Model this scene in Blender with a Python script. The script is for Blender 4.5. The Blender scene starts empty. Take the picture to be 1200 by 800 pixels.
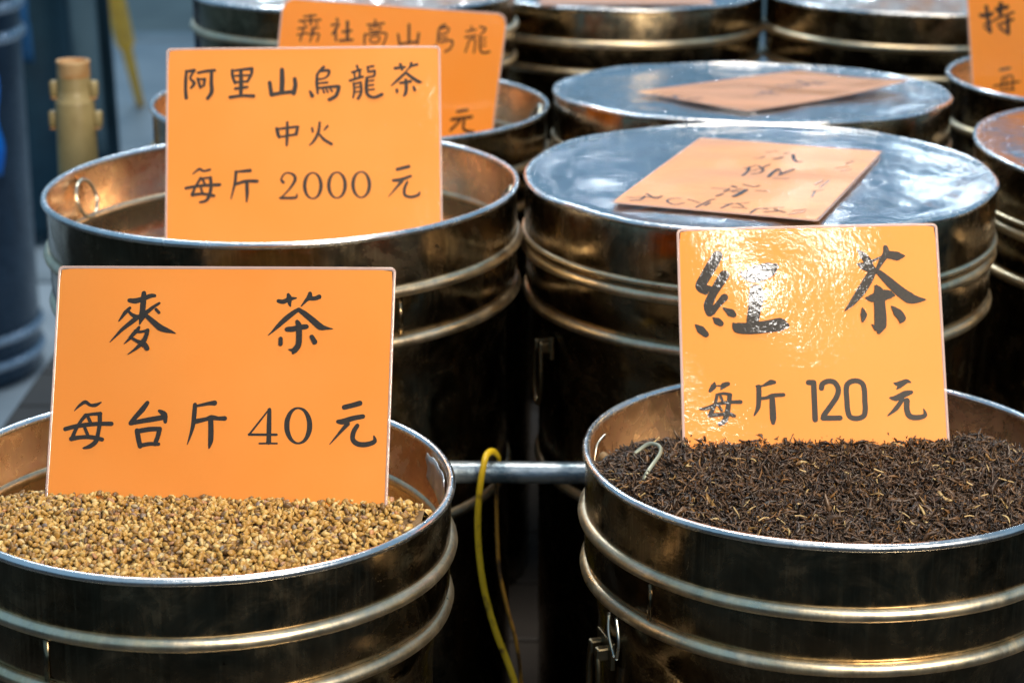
import bpy, bmesh, math, random
import numpy as np
from mathutils import Matrix, Vector, noise
R = math.radians
random.seed(7); rng = np.random.default_rng(7)
SC = bpy.context.scene
COL = SC.collection
S, H = 1.1, 1.5          # scale of the stall, camera height above the pavement

# ------------------------------------------------------------------ camera
cam = bpy.data.cameras.new('camera'); camo = bpy.data.objects.new('camera', cam); COL.objects.link(camo)
cam.sensor_width = 36; cam.lens = 36*2362.3/1200
cam.clip_start = .05; cam.clip_end = 120
camo.matrix_world = Matrix.Translation((0, 0, H)) @ Matrix.Rotation(R(90-17.375), 4, 'X') @ Matrix.Rotation(R(.3287), 4, 'Z')
cam.dof.use_dof = True; cam.dof.focus_distance = 1.50; cam.dof.aperture_fstop = 7.6
SC.camera = camo

# ------------------------------------------------------------------ light
w = bpy.data.worlds.new('World'); SC.world = w; w.use_nodes = True
w.node_tree.nodes['Background'].inputs[0].default_value = (.31, .58, .86, 1)
w.node_tree.nodes['Background'].inputs[1].default_value = .45
def lamp(name, loc, target, sx, sy, power, col, spread=180):
    l = bpy.data.lights.new(name, 'AREA'); l.shape = 'RECTANGLE'; l.size = sx; l.size_y = sy
    l.energy = power; l.color = col; l.spread = R(spread)
    o = bpy.data.objects.new(name, l); COL.objects.link(o); o.location = loc
    o.rotation_euler = (Vector(target)-Vector(loc)).to_track_quat('-Z', 'Y').to_euler()
    return o
lamp('stall_lamp', (1.25, -.5, 2.2), (.0, 1.95, 1.0), .9, .5, 19, (1, .84, .64), 85)
lamp('overhead_fill', (.1, 2.3, 3.7), (.1, 2.0, 1.0), 1.5, .6, 20, (1, .90, .78), 110)  # added overhead fill to brighten the cards on the lids
lamp('stall_spot', (.22, .10, 2.55), (.2, 1.6, 1.05), .20, .12, 1.35, (1, .95, .88), 110)
lamp('rear_light', (1.35, 6.2, 2.02), (.3, 2, 1), .22, .06, 1.0, (.75, .88, 1))
lamp('rear_light', (-1.0, 5.2, 3.8), (-1.2, 6.2, 0), 1.4, .2, 85, (.78, .90, 1))  # added bluish lamp, stands in for daylight on the rear pavement
for bx_, by_, bz_ in ((-.7, 6.6, 2.7), (.25, 7.2, 2.9), (.95, 6.4, 2.55), (2.1, 6.8, 2.75), (2.7, 5.6, 2.5), (.4, 5.2, 2.9)):
    lamp('market_bulb', (bx_, by_, bz_), (.3, 2, 1), .06, .05, .75, (.88, .94, 1))
SC.view_settings.view_transform = 'Standard'; SC.view_settings.look = 'None'
SC.view_settings.exposure = .35; SC.view_settings.gamma = 1

# ------------------------------------------------------------------ helpers
def tag(o, label=None, cat=None, group=None, kind=None):
    if label: o['label'] = label
    if cat: o['category'] = cat
    if group: o['group'] = group
    if kind: o['kind'] = kind
    return o
def link(name, me, mat=None, parent=None, smooth=True):
    o = bpy.data.objects.new(name, me); COL.objects.link(o)
    if mat is not None:
        for m in (mat if isinstance(mat, (list, tuple)) else [mat]): me.materials.append(m)
    if smooth and len(me.polygons):
        me.polygons.foreach_set('use_smooth', [True]*len(me.polygons))
        me.update()
    if parent: o.parent = parent
    return o
def empty(name, loc, rot=(0, 0, 0)):
    o = bpy.data.objects.new(name, None); COL.objects.link(o); o.location = loc; o.rotation_euler = rot
    o.empty_display_size = .05
    return o
def mesh(v, f, name='mesh'):
    me = bpy.data.meshes.new(name); me.from_pydata([tuple(map(float, a)) for a in v], [], f); me.update(); return me
def bm_mesh(bm, name='mesh'):
    bmesh.ops.recalc_face_normals(bm, faces=bm.faces)
    me = bpy.data.meshes.new(name); bm.to_mesh(me); bm.free(); return me
def bm_box(bm, c, s, rot=None, bev=0):
    r = bmesh.ops.create_cube(bm, size=1); vs = r['verts']
    for v in vs: v.co = Vector((v.co.x*s[0], v.co.y*s[1], v.co.z*s[2]))
    if bev:
        es = {e for v in vs for e in v.link_edges}
        rr = bmesh.ops.bevel(bm, geom=list(es), offset=bev, segments=2, affect='EDGES', profile=.5)
        vs = list({v for f in rr['faces'] for v in f.verts} | {v for v in vs if v.is_valid})
    M = Matrix.Translation(c) @ (rot.to_4x4() if rot else Matrix.Identity(4))
    bmesh.ops.transform(bm, matrix=M, verts=vs)
def lathe(prof, seg=144, wob=None, closed=False):
    """profile of (radius, z) turned round z; wob(angle, i) adds to the radius"""
    v, f = [], []
    n = len(prof)
    for k in range(seg):
        a = 2*math.pi*k/seg
        for i, (r, z) in enumerate(prof):
            d = wob(a, i, z) if wob else 0
            v.append(((r+d)*math.cos(a), (r+d)*math.sin(a), z))
    m = n if closed else n-1
    for k in range(seg):
        k2 = (k+1) % seg
        for i in range(m):
            j = (i+1) % n
            f.append((k*n+i, k2*n+i, k2*n+j, k*n+j))
    return v, f
def tube(pts, rad, seg=10, closed=False, cap=True, sub=6, flat=1.0):
    """smooth tube through points (Catmull-Rom)"""
    P = [Vector(p) for p in pts]; n = len(P); out = []; rr = []
    rads = rad if isinstance(rad, (list, tuple)) else [rad]*n
    rng_ = range(n if closed else n-1)
    for i in rng_:
        if closed: a, b, c, d = P[(i-1) % n], P[i], P[(i+1) % n], P[(i+2) % n]
        else: a, b, c, d = P[max(i-1, 0)], P[i], P[i+1], P[min(i+2, n-1)]
        for s in range(sub):
            t = s/sub
            out.append(.5*((2*b)+(c-a)*t+(2*a-5*b+4*c-d)*t*t+(3*b-3*c+d-a)*t**3))
            rr.append(rads[i]*(1-t)+rads[(i+1) % n]*t)
    if not closed: out.append(P[-1]); rr.append(rads[-1])
    m = len(out); v, f = [], []
    up = Vector((0, 0, 1))
    T0 = (out[1]-out[0]).normalized()
    if abs(T0.z) > .9: up = Vector((1, 0, 0))
    N = T0.cross(up).normalized()
    for i in range(m):
        if closed: T = (out[(i+1) % m]-out[i-1]).normalized()
        else: T = (out[min(i+1, m-1)]-out[max(i-1, 0)]).normalized()
        N = (N-T*N.dot(T)).normalized(); B = T.cross(N)
        for s in range(seg):
            a = 2*math.pi*s/seg
            v.append(out[i]+rr[i]*(N*math.cos(a)+B*math.sin(a)*flat))
    for i in range(m if closed else m-1):
        i2 = (i+1) % m
        for s in range(seg):
            s2 = (s+1) % seg
            f.append((i*seg+s, i2*seg+s, i2*seg+s2, i*seg+s2))
    if cap and not closed:
        f.append(tuple(range(seg))[::-1]); f.append(tuple((m-1)*seg+s for s in range(seg)))
    return v, f

# ------------------------------------------------------------------ materials
def new_mat(name):
    m = bpy.data.materials.new(name); m.use_nodes = True
    nt = m.node_tree; b = nt.nodes['Principled BSDF']
    return m, nt, b
def N(nt, t, **kw):
    n = nt.nodes.new(t)
    for k, v in kw.items(): setattr(n, k, v)
    return n
def coords(nt, scale=(1, 1, 1), kind='Object'):
    tc = N(nt, 'ShaderNodeTexCoord'); mp = N(nt, 'ShaderNodeMapping'); mp.inputs['Scale'].default_value = scale
    nt.links.new(tc.outputs[kind], mp.inputs['Vector']); return mp.outputs[0]
def noise_tex(nt, vec, scale, detail=4, rough=.55, dist=0):
    n = N(nt, 'ShaderNodeTexNoise'); n.inputs['Scale'].default_value = scale; n.inputs['Detail'].default_value = detail
    n.inputs['Roughness'].default_value = rough; n.inputs['Distortion'].default_value = dist
    nt.links.new(vec, n.inputs['Vector']); return n.outputs['Fac']
def ramp(nt, fac, stops):
    r = N(nt, 'ShaderNodeValToRGB'); cr = r.color_ramp
    while len(cr.elements) < len(stops): cr.elements.new(.5)
    for e, (p, c) in zip(cr.elements, stops):
        e.position = p; e.color = (c, c, c, 1) if isinstance(c, (int, float)) else (*c, 1)
    nt.links.new(fac, r.inputs[0]); return r.outputs[0]
def bump(nt, h, strength, dist, prev=None):
    b = N(nt, 'ShaderNodeBump'); b.inputs['Strength'].default_value = strength; b.inputs['Distance'].default_value = dist
    nt.links.new(h, b.inputs['Height'])
    if prev is not None: nt.links.new(prev, b.inputs['Normal'])
    return b.outputs[0]
def mixc(nt, fac, a, b, mode='MIX'):
    m = N(nt, 'ShaderNodeMix', data_type='RGBA', blend_type=mode)
    for s, x in ((m.inputs[0], fac), (m.inputs[6], a), (m.inputs[7], b)):
        if hasattr(x, 'is_output'): nt.links.new(x, s)
        elif isinstance(x, (int, float)): s.default_value = x
        else: s.default_value = (*x, 1)
    return m.outputs[2]

def mul(nt, a, k):
    m = N(nt, 'ShaderNodeMath', operation='MULTIPLY'); nt.links.new(a, m.inputs[0]); m.inputs[1].default_value = k; return m.outputs[0]
def steel(name, base, stain, rough=(.14, .36), wave=.5, streak=1.0, stain_amt=.55, fine=.12, mott=.5, mid=0, film=0):
    m, nt, b = new_mat(name)
    v = coords(nt); vs = coords(nt, (9, 9, 1.1)); 
    oi = N(nt, 'ShaderNodeObjectInfo'); 
    add = N(nt, 'ShaderNodeVectorMath', operation='ADD')
    sc = N(nt, 'ShaderNodeVectorMath', operation='SCALE'); sc.inputs['Scale'].default_value = 13.
    cmb = N(nt, 'ShaderNodeCombineXYZ'); nt.links.new(oi.outputs['Random'], cmb.inputs[0]); nt.links.new(oi.outputs['Random'], cmb.inputs[2])
    nt.links.new(cmb.outputs[0], sc.inputs[0]); nt.links.new(sc.outputs[0], add.inputs[0]); nt.links.new(v, add.inputs[1]); v = add.outputs[0]
    n1 = noise_tex(nt, v, 9, 6, .62, .6); n2 = noise_tex(nt, vs, 7, 5, .6); n3 = noise_tex(nt, v, 60, 3)
    st = ramp(nt, n1, [(.40, 0), (.62, stain_amt)])
    c = mixc(nt, st, base, stain)
    c = mixc(nt, ramp(nt, n2, [(.42, 0), (.75, .45*streak)]), c, tuple(x*.45 for x in stain))
    grime = ramp(nt, noise_tex(nt, v, 38, 7, .72, 1.5), [(.38, 0), (.70, 1)])
    c = mixc(nt, mul(nt, grime, mott), c, tuple(min(1, x*3.2+.05) for x in stain))
    scr = ramp(nt, noise_tex(nt, coords(nt, (60, 60, 2.5)), 5, 4, .7), [(.50, 0), (.60, 1)])
    c = mixc(nt, mul(nt, scr, .35*streak), c, tuple(x*1.35 for x in base))
    spots = ramp(nt, noise_tex(nt, v, 150, 3, .6), [(.70, 0), (.76, 1)])
    c = mixc(nt, mul(nt, spots, mott), c, (.05, .03, .015))
    nt.links.new(c, b.inputs['Base Color'])
    b.inputs['Metallic'].default_value = 1
    rr = N(nt, 'ShaderNodeMapRange'); rr.inputs[1].default_value = .3; rr.inputs[2].default_value = .75
    rr.inputs[3].default_value = rough[0]; rr.inputs[4].default_value = rough[1]
    mx = N(nt, 'ShaderNodeMath', operation='ADD'); nt.links.new(noise_tex(nt, v, 22, 6, .7, 1.0), mx.inputs[0])
    s2 = N(nt, 'ShaderNodeMath', operation='MULTIPLY_ADD'); nt.links.new(n3, s2.inputs[0]); s2.inputs[1].default_value = .3; s2.inputs[2].default_value = -.15
    nt.links.new(s2.outputs[0], mx.inputs[1]); nt.links.new(mx.outputs[0], rr.inputs[0])
    nt.links.new(rr.outputs[0], b.inputs['Roughness'])
    lo = noise_tex(nt, v, 5.5, 2, .4)
    nb = bump(nt, lo, wave, .012)
    if mid: nb = bump(nt, noise_tex(nt, v, 13, 3, .6, 1.5), mid, .010, nb)
    nb = bump(nt, noise_tex(nt, v, 30, 4, .6), fine, .0022, nb)
    nt.links.new(nb, b.inputs['Normal'])
    if film:
        b.inputs['Coat Weight'].default_value = .75; b.inputs['Coat Roughness'].default_value = .05
        fb = bump(nt, noise_tex(nt, v, 16, 3, .6, 2.0), film, .014); fb = bump(nt, noise_tex(nt, v, 55, 2, .5, 1.0), film*.7, .003, fb)
        nt.links.new(fb, b.inputs['Coat Normal'])
    return m
M_BODY = steel('worn_steel', (.27, .215, .13), (.06, .038, .016), (.08, .40), stain_amt=.8, wave=1.5, fine=.3, mott=.9)
M_BAND = steel('band_steel', (.80, .69, .52), (.34, .23, .12), (.26, .52), wave=.3, streak=.5, fine=.3, mott=.6)
M_RIM = steel('rim_steel', (.93, .93, .93), (.55, .50, .45), (.16, .38), wave=.3, streak=.2, fine=.45, mott=.35)
M_IN_REFLECT = steel('copper_reflect_steel', (.82, .57, .40), (.50, .27, .13), (.14, .42), wave=.6, streak=.25, mott=.28)  # orange card reflections are put into this warm base colour
M_LID = steel('lid_steel', (.50, .53, .56), (.32, .33, .34), (.12, .24), wave=.24, fine=.6, streak=.25, stain_amt=.5, mott=.12, film=.35)
M_OLDWIRE = steel('old_wire_steel', (.20, .17, .11), (.10, .07, .03), (.25, .4), wave=.05)
M_WIRE = steel('wire_steel', (.55, .56, .52), (.36, .30, .2), (.25, .4), wave=.05)

def card_mat(name, col, ink=None, bumpy=1.0):
    m, nt, b = new_mat(name)
    v = coords(nt)
    n = noise_tex(nt, v, 7, 3)
    if ink:
        c = mixc(nt, ramp(nt, noise_tex(nt, v, 900, 2, .7), [(.35, 0), (.8, 1)]), ink, (ink[0]*2+.014, ink[1]*2+.009, ink[2]*2+.003))
        b.inputs['Roughness'].default_value = .55
    else:
        c = mixc(nt, ramp(nt, n, [(.35, 0), (.7, 1)]), col, (col[0], col[1]*1.10, col[2]*1.55))
        fib = noise_tex(nt, v, 420, 2, .6)
        c = mixc(nt, ramp(nt, fib, [(.25, .08), (.5, 0)]), c, (col[0]*.8, col[1]*.7, col[2]*.5))
        b.inputs['Roughness'].default_value = .45
    nt.links.new(c, b.inputs['Base Color'])
    b.inputs['Coat Weight'].default_value = 1; b.inputs['Coat Roughness'].default_value = .05
    b.inputs['Specular IOR Level'].default_value = .35
    w1 = noise_tex(nt, coords(nt, (1, 1, 1.6)), 26, 3, .55, .4); w2 = noise_tex(nt, v, 210, 3, .6)
    w3 = noise_tex(nt, v, 8, 1, .5)
    nb = bump(nt, w3, .30*bumpy, .012); nb = bump(nt, w1, .09*bumpy, .0022, nb); nb = bump(nt, w2, .38*bumpy, .0005, nb)
    nt.links.new(nb, b.inputs['Coat Normal'])
    return m
M_CARD = card_mat('orange_card', (.95, .34, .04))
_nt = M_CARD.node_tree; _b = _nt.nodes['Principled BSDF']; _o = _nt.nodes['Material Output']
_t = _nt.nodes.new('ShaderNodeBsdfTranslucent'); _t.inputs[0].default_value = (.95, .31, .05, 1)
_m = _nt.nodes.new('ShaderNodeMixShader'); _m.inputs[0].default_value = .27
_nt.links.new(_b.outputs[0], _m.inputs[1]); _nt.links.new(_t.outputs[0], _m.inputs[2]); _nt.links.new(_m.outputs[0], _o.inputs[0])
M_CARD_GLARE = card_mat('glare_orange_card', (.95, .375, .085), None, 2.4)  # lid card orange, with film haze and glare mixed into the colour
M_INK = card_mat('printed_ink', None, (.012, .007, .002))
m, nt, b = new_mat('laminate_film')
b.inputs['Base Color'].default_value = (.72, .52, .46, 1); b.inputs['Roughness'].default_value = .2
b.inputs['Alpha'].default_value = .50; b.inputs['Coat Weight'].default_value = 1; b.inputs['Coat Roughness'].default_value = .08
nt.links.new(bump(nt, noise_tex(nt, coords(nt), 60, 3), .5, .002), b.inputs['Normal'])
M_FILM = m

def simple(name, col, rough=.6, col2=None, scale=20, bmp=0, bscale=60, metal=0, spec=.5, amt=(.35, .7)):
    m, nt, b = new_mat(name)
    v = coords(nt)
    if col2:
        c = mixc(nt, ramp(nt, noise_tex(nt, v, scale, 5, .6), [(amt[0], 0), (amt[1], 1)]), col, col2)
        nt.links.new(c, b.inputs['Base Color'])
    else: b.inputs['Base Color'].default_value = (*col, 1)
    b.inputs['Roughness'].default_value = rough; b.inputs['Metallic'].default_value = metal
    b.inputs['Specular IOR Level'].default_value = spec
    if bmp: nt.links.new(bump(nt, noise_tex(nt, v, bscale, 4), bmp, .002), b.inputs['Normal'])
    return m
def island(name, stops, rough, bmp=0, bscale=300):
    m, nt, b = new_mat(name)
    g = N(nt, 'ShaderNodeNewGeometry')
    c = ramp(nt, g.outputs['Random Per Island'], stops)
    v = coords(nt)
    c = mixc(nt, ramp(nt, noise_tex(nt, v, bscale, 3), [(.35, 0), (.75, .5)]), c, (.30, .15, .04) if 'barley' in name else (.01, .006, .003))
    nt.links.new(c, b.inputs['Base Color']); b.inputs['Roughness'].default_value = rough
    return m
# card poses and lettering, local millimetres (x, z, stroke width)
SIGNS={
'A':dict(base=[-0.2215, 1.3992, 0.9396],mat=[[0.98547, 0.16801, 0.02496], [-0.16348, 0.89831, 0.40781], [0.04609, -0.40597, 0.91273]],w=0.2654,h=0.1734,chars=[
  [[[-73.7,147.0,3.21],[-68.6,146.6,4.34],[-62.0,148.6,3.77],[-56.6,150.6,3.39],[-53.7,150.6,2.64]],[[-62.3,152.5,3.77],[-62.4,146.6,4.71],[-62.6,139.7,4.52],[-62.8,134.8,5.65],[-63.7,131.4,2.82],[-64.5,128.5,0.75]],[[-72.8,141.1,2.45],[-76.2,137.7,3.21],[-79.1,133.7,2.08],[-81.2,130.9,0.75]],[[-73.7,138.7,1.89],[-71.0,136.2,2.45],[-67.4,134.3,3.77]],[[-49.6,144.9,2.07],[-54.1,142.0,2.64],[-58.0,138.8,3.2],[-60.9,136.8,3.77]],[[-51.9,140.3,2.26],[-49.3,137.7,2.26]],[[-65.8,134.3,3.77],[-70.7,130.4,3.77],[-77.6,124.9,2.83],[-82.4,120.0,1.89],[-87.2,115.0,0.57]],[[-59.8,135.8,2.82],[-54.5,131.5,3.95],[-48.2,126.6,4.89],[-43.0,124.5,3.94],[-38.9,123.3,2.25],[-35.3,122.0,0.56]],[[-64.4,126.5,2.07],[-65.8,124.0,3.2],[-68.7,121.1,3.2],[-72.0,117.1,2.07],[-75.7,113.7,0.56]],[[-67.3,123.8,2.26],[-63.2,122.9,2.07],[-57.2,124.3,2.26]],[[-57.5,124.1,3.2],[-58.4,119.7,3.2],[-60.7,115.3,4.14],[-65.6,110.4,2.44],[-72.2,105.7,0.56]],[[-71.1,119.1,1.69],[-65.9,116.2,2.26],[-59.6,113.4,4.14],[-56.9,110.3,3.57]]],
  [[[43.4,147.4,2.98],[47.2,146.9,3.54],[52.0,148.9,3.54],[57.2,149.7,1.12]],[[50.9,152.3,2.42],[51.8,149.4,4.65],[52.2,145.5,2.61],[53.0,143.4,0.93]],[[67.7,153.1,3.16],[67.4,150.4,4.46],[65.0,148.0,2.6],[61.2,143.4,0.74]],[[67.9,149.5,3.16],[71.8,149.5,3.16],[74.9,150.7,3.71]],[[59.8,141.2,2.79],[55.5,138.5,3.72],[49.7,133.9,4.09],[44.0,128.5,3.16],[40.2,124.6,1.67],[36.6,121.4,0.47]],[[59.3,141.2,2.79],[64.4,137.8,4.09],[70.6,133.1,4.64],[76.7,128.3,5.0],[81.7,127.2,2.41],[86.4,126.7,0.46]],[[51.3,126.1,3.72],[56.0,126.4,4.27],[61.9,127.7,4.08],[66.0,128.2,3.71]],[[58.7,132.2,2.42],[60.1,129.1,4.64],[60.7,122.4,4.45],[60.5,114.7,4.45],[57.7,110.3,4.64],[56.8,108.5,2.23]],[[53.3,111.0,0.74],[56.8,110.3,3.15]],[[46.7,119.1,2.97],[46.8,115.0,3.34]],[[70.6,120.8,3.15],[73.1,116.7,3.89]]],
  [[[-113.3,62.5,0.66],[-109.7,66.3,2.2],[-105.1,69.2,3.08],[-100.8,67.0,2.42],[-96.6,67.1,3.07],[-92.3,69.2,1.1]],[[-119.8,48.5,3.3],[-110.6,50.9,3.51],[-98.8,52.5,3.29],[-90.5,53.0,3.29],[-83.1,53.1,3.5]],[[-103.9,59.2,3.29],[-107.8,54.4,2.63],[-111.6,47.5,2.85],[-113.6,41.8,3.51]],[[-104.5,59.2,2.41],[-98.0,60.2,2.41],[-92.3,60.5,3.29]],[[-92.7,60.1,3.51],[-92.3,53.5,3.29],[-93.1,46.7,3.07],[-94.5,39.9,3.72],[-99.0,35.9,3.5],[-104.2,34.3,1.53]],[[-114.2,41.2,3.73],[-106.5,42.5,3.07],[-98.2,42.7,3.29],[-89.6,41.1,3.06]],[[-102.1,58.5,2.41],[-99.4,53.4,2.63]],[[-104.0,49.9,2.41],[-100.9,43.7,2.41]]],
  [[[-55.3,69.4,3.28],[-59.1,64.3,4.37],[-64.7,58.0,3.71],[-68.0,53.9,3.28]],[[-68.0,53.7,3.28],[-59.8,55.4,3.71],[-50.5,57.1,4.15],[-40.6,58.9,3.92]],[[-45.5,63.4,2.4],[-41.3,60.6,4.58],[-40.4,55.3,2.83]],[[-62.4,48.2,3.93],[-60.9,41.7,3.93],[-59.4,36.6,3.71]],[[-61.8,47.8,3.71],[-52.4,49.5,3.71],[-44.8,49.8,3.49]],[[-44.5,49.8,3.7],[-45.7,44.2,3.49],[-47.7,38.5,3.48]],[[-59.4,37.0,3.27],[-51.8,38.5,3.05],[-44.8,38.4,2.61]]],
  [[[-2.5,70.0,4.13],[-7.8,69.4,2.83],[-16.4,67.5,1.96]],[[-17.7,68.5,3.26],[-17.9,61.6,3.7],[-18.6,52.6,3.26],[-20.5,44.7,1.96],[-22.5,38.5,0.54]],[[-16.2,56.0,3.91],[-8.4,57.8,3.04],[-4.3,59.0,4.12],[0.9,58.5,3.04],[6.0,58.6,3.69]],[[-4.9,59.0,3.91],[-4.3,50.6,4.12],[-4.1,42.7,4.12],[-4.6,38.8,2.82],[-5.2,36.0,0.87]]],
  [[[40.3,66.8,1.08],[32.9,56.8,1.51],[25.6,47.2,1.51]],[[40.1,65.6,3.03],[40.4,53.6,3.67],[40.7,43.3,3.67],[40.7,41.6,4.1]],[[25.3,46.9,1.95],[35.4,47.0,1.94],[46.5,47.2,1.94]],[[33.7,40.4,1.4],[47.2,40.7,1.4]]],
  [[[62.1,67.3,1.51],[64.4,66.9,1.85],[66.6,65.7,2.42],[68.5,63.6,3.04],[70.0,60.9,3.59],[71.0,57.8,3.96],[71.4,54.4,4.09],[71.3,51.0,3.96],[70.5,47.8,3.59],[69.3,45.1,3.04],[67.6,42.9,2.42],[65.5,41.6,1.85],[63.3,41.1,1.51],[61.0,41.5,1.85],[58.9,42.8,2.42],[57.0,44.8,3.04],[55.5,47.5,3.59],[54.4,50.7,3.96],[54.0,54.1,4.1],[54.1,57.5,3.97],[54.9,60.6,3.6],[56.1,63.4,3.05],[57.8,65.5,2.42],[59.9,66.9,1.85],[62.1,67.3,1.51]]],
  [[[97.2,68.5,3.87],[103.2,70.0,3.86],[109.0,71.7,4.08]],[[92.9,57.8,3.01],[96.8,57.9,4.51],[103.6,60.3,3.86],[111.7,62.0,3.43]],[[100.3,56.3,3.65],[96.0,51.3,2.57],[87.3,40.8,0.54]],[[107.8,55.1,3.21],[105.1,50.3,3.64],[104.8,44.8,3.64],[108.9,41.5,3.85],[115.7,41.4,3.85],[121.3,43.8,3.42],[120.6,47.8,0.86]]],
]),
'B':dict(base=[0.2404, 1.4982, 0.9517],mat=[[0.9985, 0.05296, -0.01424], [-0.03845, 0.86128, 0.50668], [0.0391, -0.50537, 0.86202]],w=0.2101,h=0.1751,chars=[
  [[[-72.5,151.5,8.53],[-77.3,143.4,9.19],[-83.2,133.7,8.73],[-86.9,126.3,8.5],[-83.0,121.6,4.92]],[[-67.5,135.1,8.28],[-72.8,127.1,7.6],[-77.5,119.2,6.7],[-81.1,110.6,7.59],[-80.2,104.2,6.24]],[[-68.1,116.6,6.25],[-73.8,110.4,4.91],[-78.5,104.8,5.58]],[[-86.7,126.3,5.59],[-79.0,123.8,4.92],[-74.6,122.0,3.35]],[[-69.5,108.0,0.89],[-63.5,103.9,6.69],[-61.3,102.1,4.9]],[[-77.7,100.2,0.89],[-74.3,97.2,6.01],[-71.6,95.2,4.9]],[[-92.1,95.0,0.67],[-87.8,90.7,6.46],[-83.7,86.6,4.89]],[[-54.0,137.1,1.57],[-50.8,135.1,6.94],[-45.2,134.3,12.3],[-38.5,136.2,14.32],[-31.7,138.6,12.53],[-26.6,141.1,5.82]],[[-42.4,121.3,10.72],[-42.6,115.5,12.05],[-44.0,107.5,10.25],[-46.0,97.2,9.79],[-46.7,91.5,7.78]],[[-61.6,95.0,1.56],[-57.8,91.2,8.68],[-46.8,90.6,9.78],[-33.5,91.8,10.23],[-24.6,93.1,11.11],[-19.6,92.1,5.33]]],
  [[[39.7,153.9,0.67],[43.8,149.4,5.59],[47.4,144.7,6.7],[50.0,140.0,4.91],[53.1,135.3,4.46]],[[39.2,142.2,0.89],[44.4,140.1,6.7],[47.6,136.6,3.35]],[[50.1,143.7,2.23],[58.1,147.1,1.79],[64.8,148.9,6.7],[71.4,147.8,7.59],[77.2,147.9,1.34]],[[62.4,155.3,3.8],[62.7,150.1,5.59],[59.0,144.4,4.47],[54.8,137.0,2.68]],[[51.4,135.9,5.58],[47.2,128.5,7.36],[41.2,119.4,7.35],[34.2,110.4,4.89],[27.6,103.4,0.67]],[[56.3,134.6,4.46],[63.7,127.0,7.13],[72.1,118.7,8.45],[79.5,113.1,9.33],[85.0,111.6,6.22],[92.5,111.4,0.67]],[[44.3,113.8,0.67],[49.8,113.5,6.67],[57.6,115.4,9.79],[63.2,116.1,7.34],[67.7,115.2,1.33]],[[53.6,122.8,3.34],[55.5,118.0,8.46],[55.6,107.6,8.89],[55.7,98.5,9.54],[55.3,91.1,9.53],[53.9,85.4,3.1]],[[48.7,91.8,0.89],[51.9,88.3,3.77]],[[41.7,105.6,0.89],[42.5,99.9,5.33],[41.4,94.4,1.55]],[[65.1,106.3,1.33],[69.6,101.0,6.88],[72.6,96.4,6.43],[71.3,92.7,1.33]]],
  [[[-78.1,47.2,1.45],[-79.1,44.1,4.72],[-81.9,40.5,2.72]],[[-67.4,46.0,3.45],[-70.9,44.7,4.72],[-73.3,41.3,0.73]],[[-76.3,44.6,1.27],[-71.8,44.5,1.45]],[[-90.0,25.9,1.81],[-84.1,26.7,3.26],[-76.8,29.6,2.9],[-67.8,31.0,2.72],[-58.0,31.1,3.44]],[[-76.4,37.0,2.36],[-78.2,29.8,2.72],[-81.6,22.5,3.62]],[[-76.6,37.2,2.36],[-71.1,38.2,2.36],[-65.7,37.1,2.72]],[[-66.2,36.8,3.62],[-67.4,29.6,3.62],[-68.9,22.2,4.34],[-70.9,16.3,4.34],[-75.1,13.2,2.89]],[[-82.5,20.7,3.8],[-74.4,21.2,3.07],[-68.1,21.8,3.44],[-63.2,19.8,2.71]],[[-73.5,35.7,2.17],[-71.8,31.1,1.99]],[[-75.1,28.3,1.81],[-72.9,24.2,1.99]]],
  [[[-30.7,46.4,3.08],[-33.8,46.3,4.53],[-40.3,43.7,1.63],[-44.8,43.5,1.99]],[[-43.2,43.0,3.99],[-43.3,35.6,4.16],[-44.3,26.4,3.62],[-47.6,20.0,1.08]],[[-41.5,33.5,2.53],[-37.0,34.1,2.9],[-32.4,35.7,3.44],[-23.9,36.1,3.26]],[[-32.9,35.4,3.98],[-32.8,27.1,4.88],[-32.7,17.9,5.05],[-32.8,13.5,2.89]]],
  [[[-3.8,45.6,4.48],[0.1,45.5,4.48]],[[0.3,45.5,4.48],[0.3,34.1,4.47],[0.3,15.6,4.46]]],
  [[[6.3,40.7,4.27],[7.3,44.3,4.28],[11.8,46.3,4.28],[16.8,45.2,4.27],[19.5,39.9,4.27],[18.0,33.7,4.27],[13.1,26.6,4.26],[7.6,19.4,4.26],[6.9,17.2,4.26]],[[6.6,16.7,4.26],[12.7,16.6,4.26],[19.9,16.6,4.26]]],
  [[[33.2,46.4,4.27],[38.2,44.5,4.27],[40.0,39.5,4.27],[40.0,30.2,4.26],[40.0,23.0,4.26],[38.4,17.8,4.26],[32.8,15.9,4.26],[27.8,17.5,4.26],[26.1,23.2,4.26],[25.9,31.5,4.27],[25.8,39.8,4.27],[27.6,44.4,4.27],[33.2,46.4,4.27]]],
  [[[63.7,43.9,1.22],[68.4,43.1,5.49],[73.5,45.3,3.86],[76.7,44.5,1.42]],[[65.6,39.0,0.81],[68.3,41.6,3.86]],[[60.1,32.1,1.62],[64.8,31.8,4.87],[72.0,35.1,5.28],[76.9,36.4,3.25]],[[69.7,30.7,3.45],[64.3,23.5,3.65],[57.5,17.7,0.81]],[[73.2,29.8,4.46],[72.8,22.3,4.46],[75.1,16.9,4.65],[82.0,16.0,4.25],[86.9,18.0,3.44],[85.9,22.9,0.61]]],
]),
'C':dict(base=[-0.1994, 1.87, 1.0214],mat=[[0.99939, -0.02581, -0.02367], [0.0336, 0.8972, 0.44034], [0.00988, -0.44086, 0.89752]],w=0.2652,h=0.1846,chars=[
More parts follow.
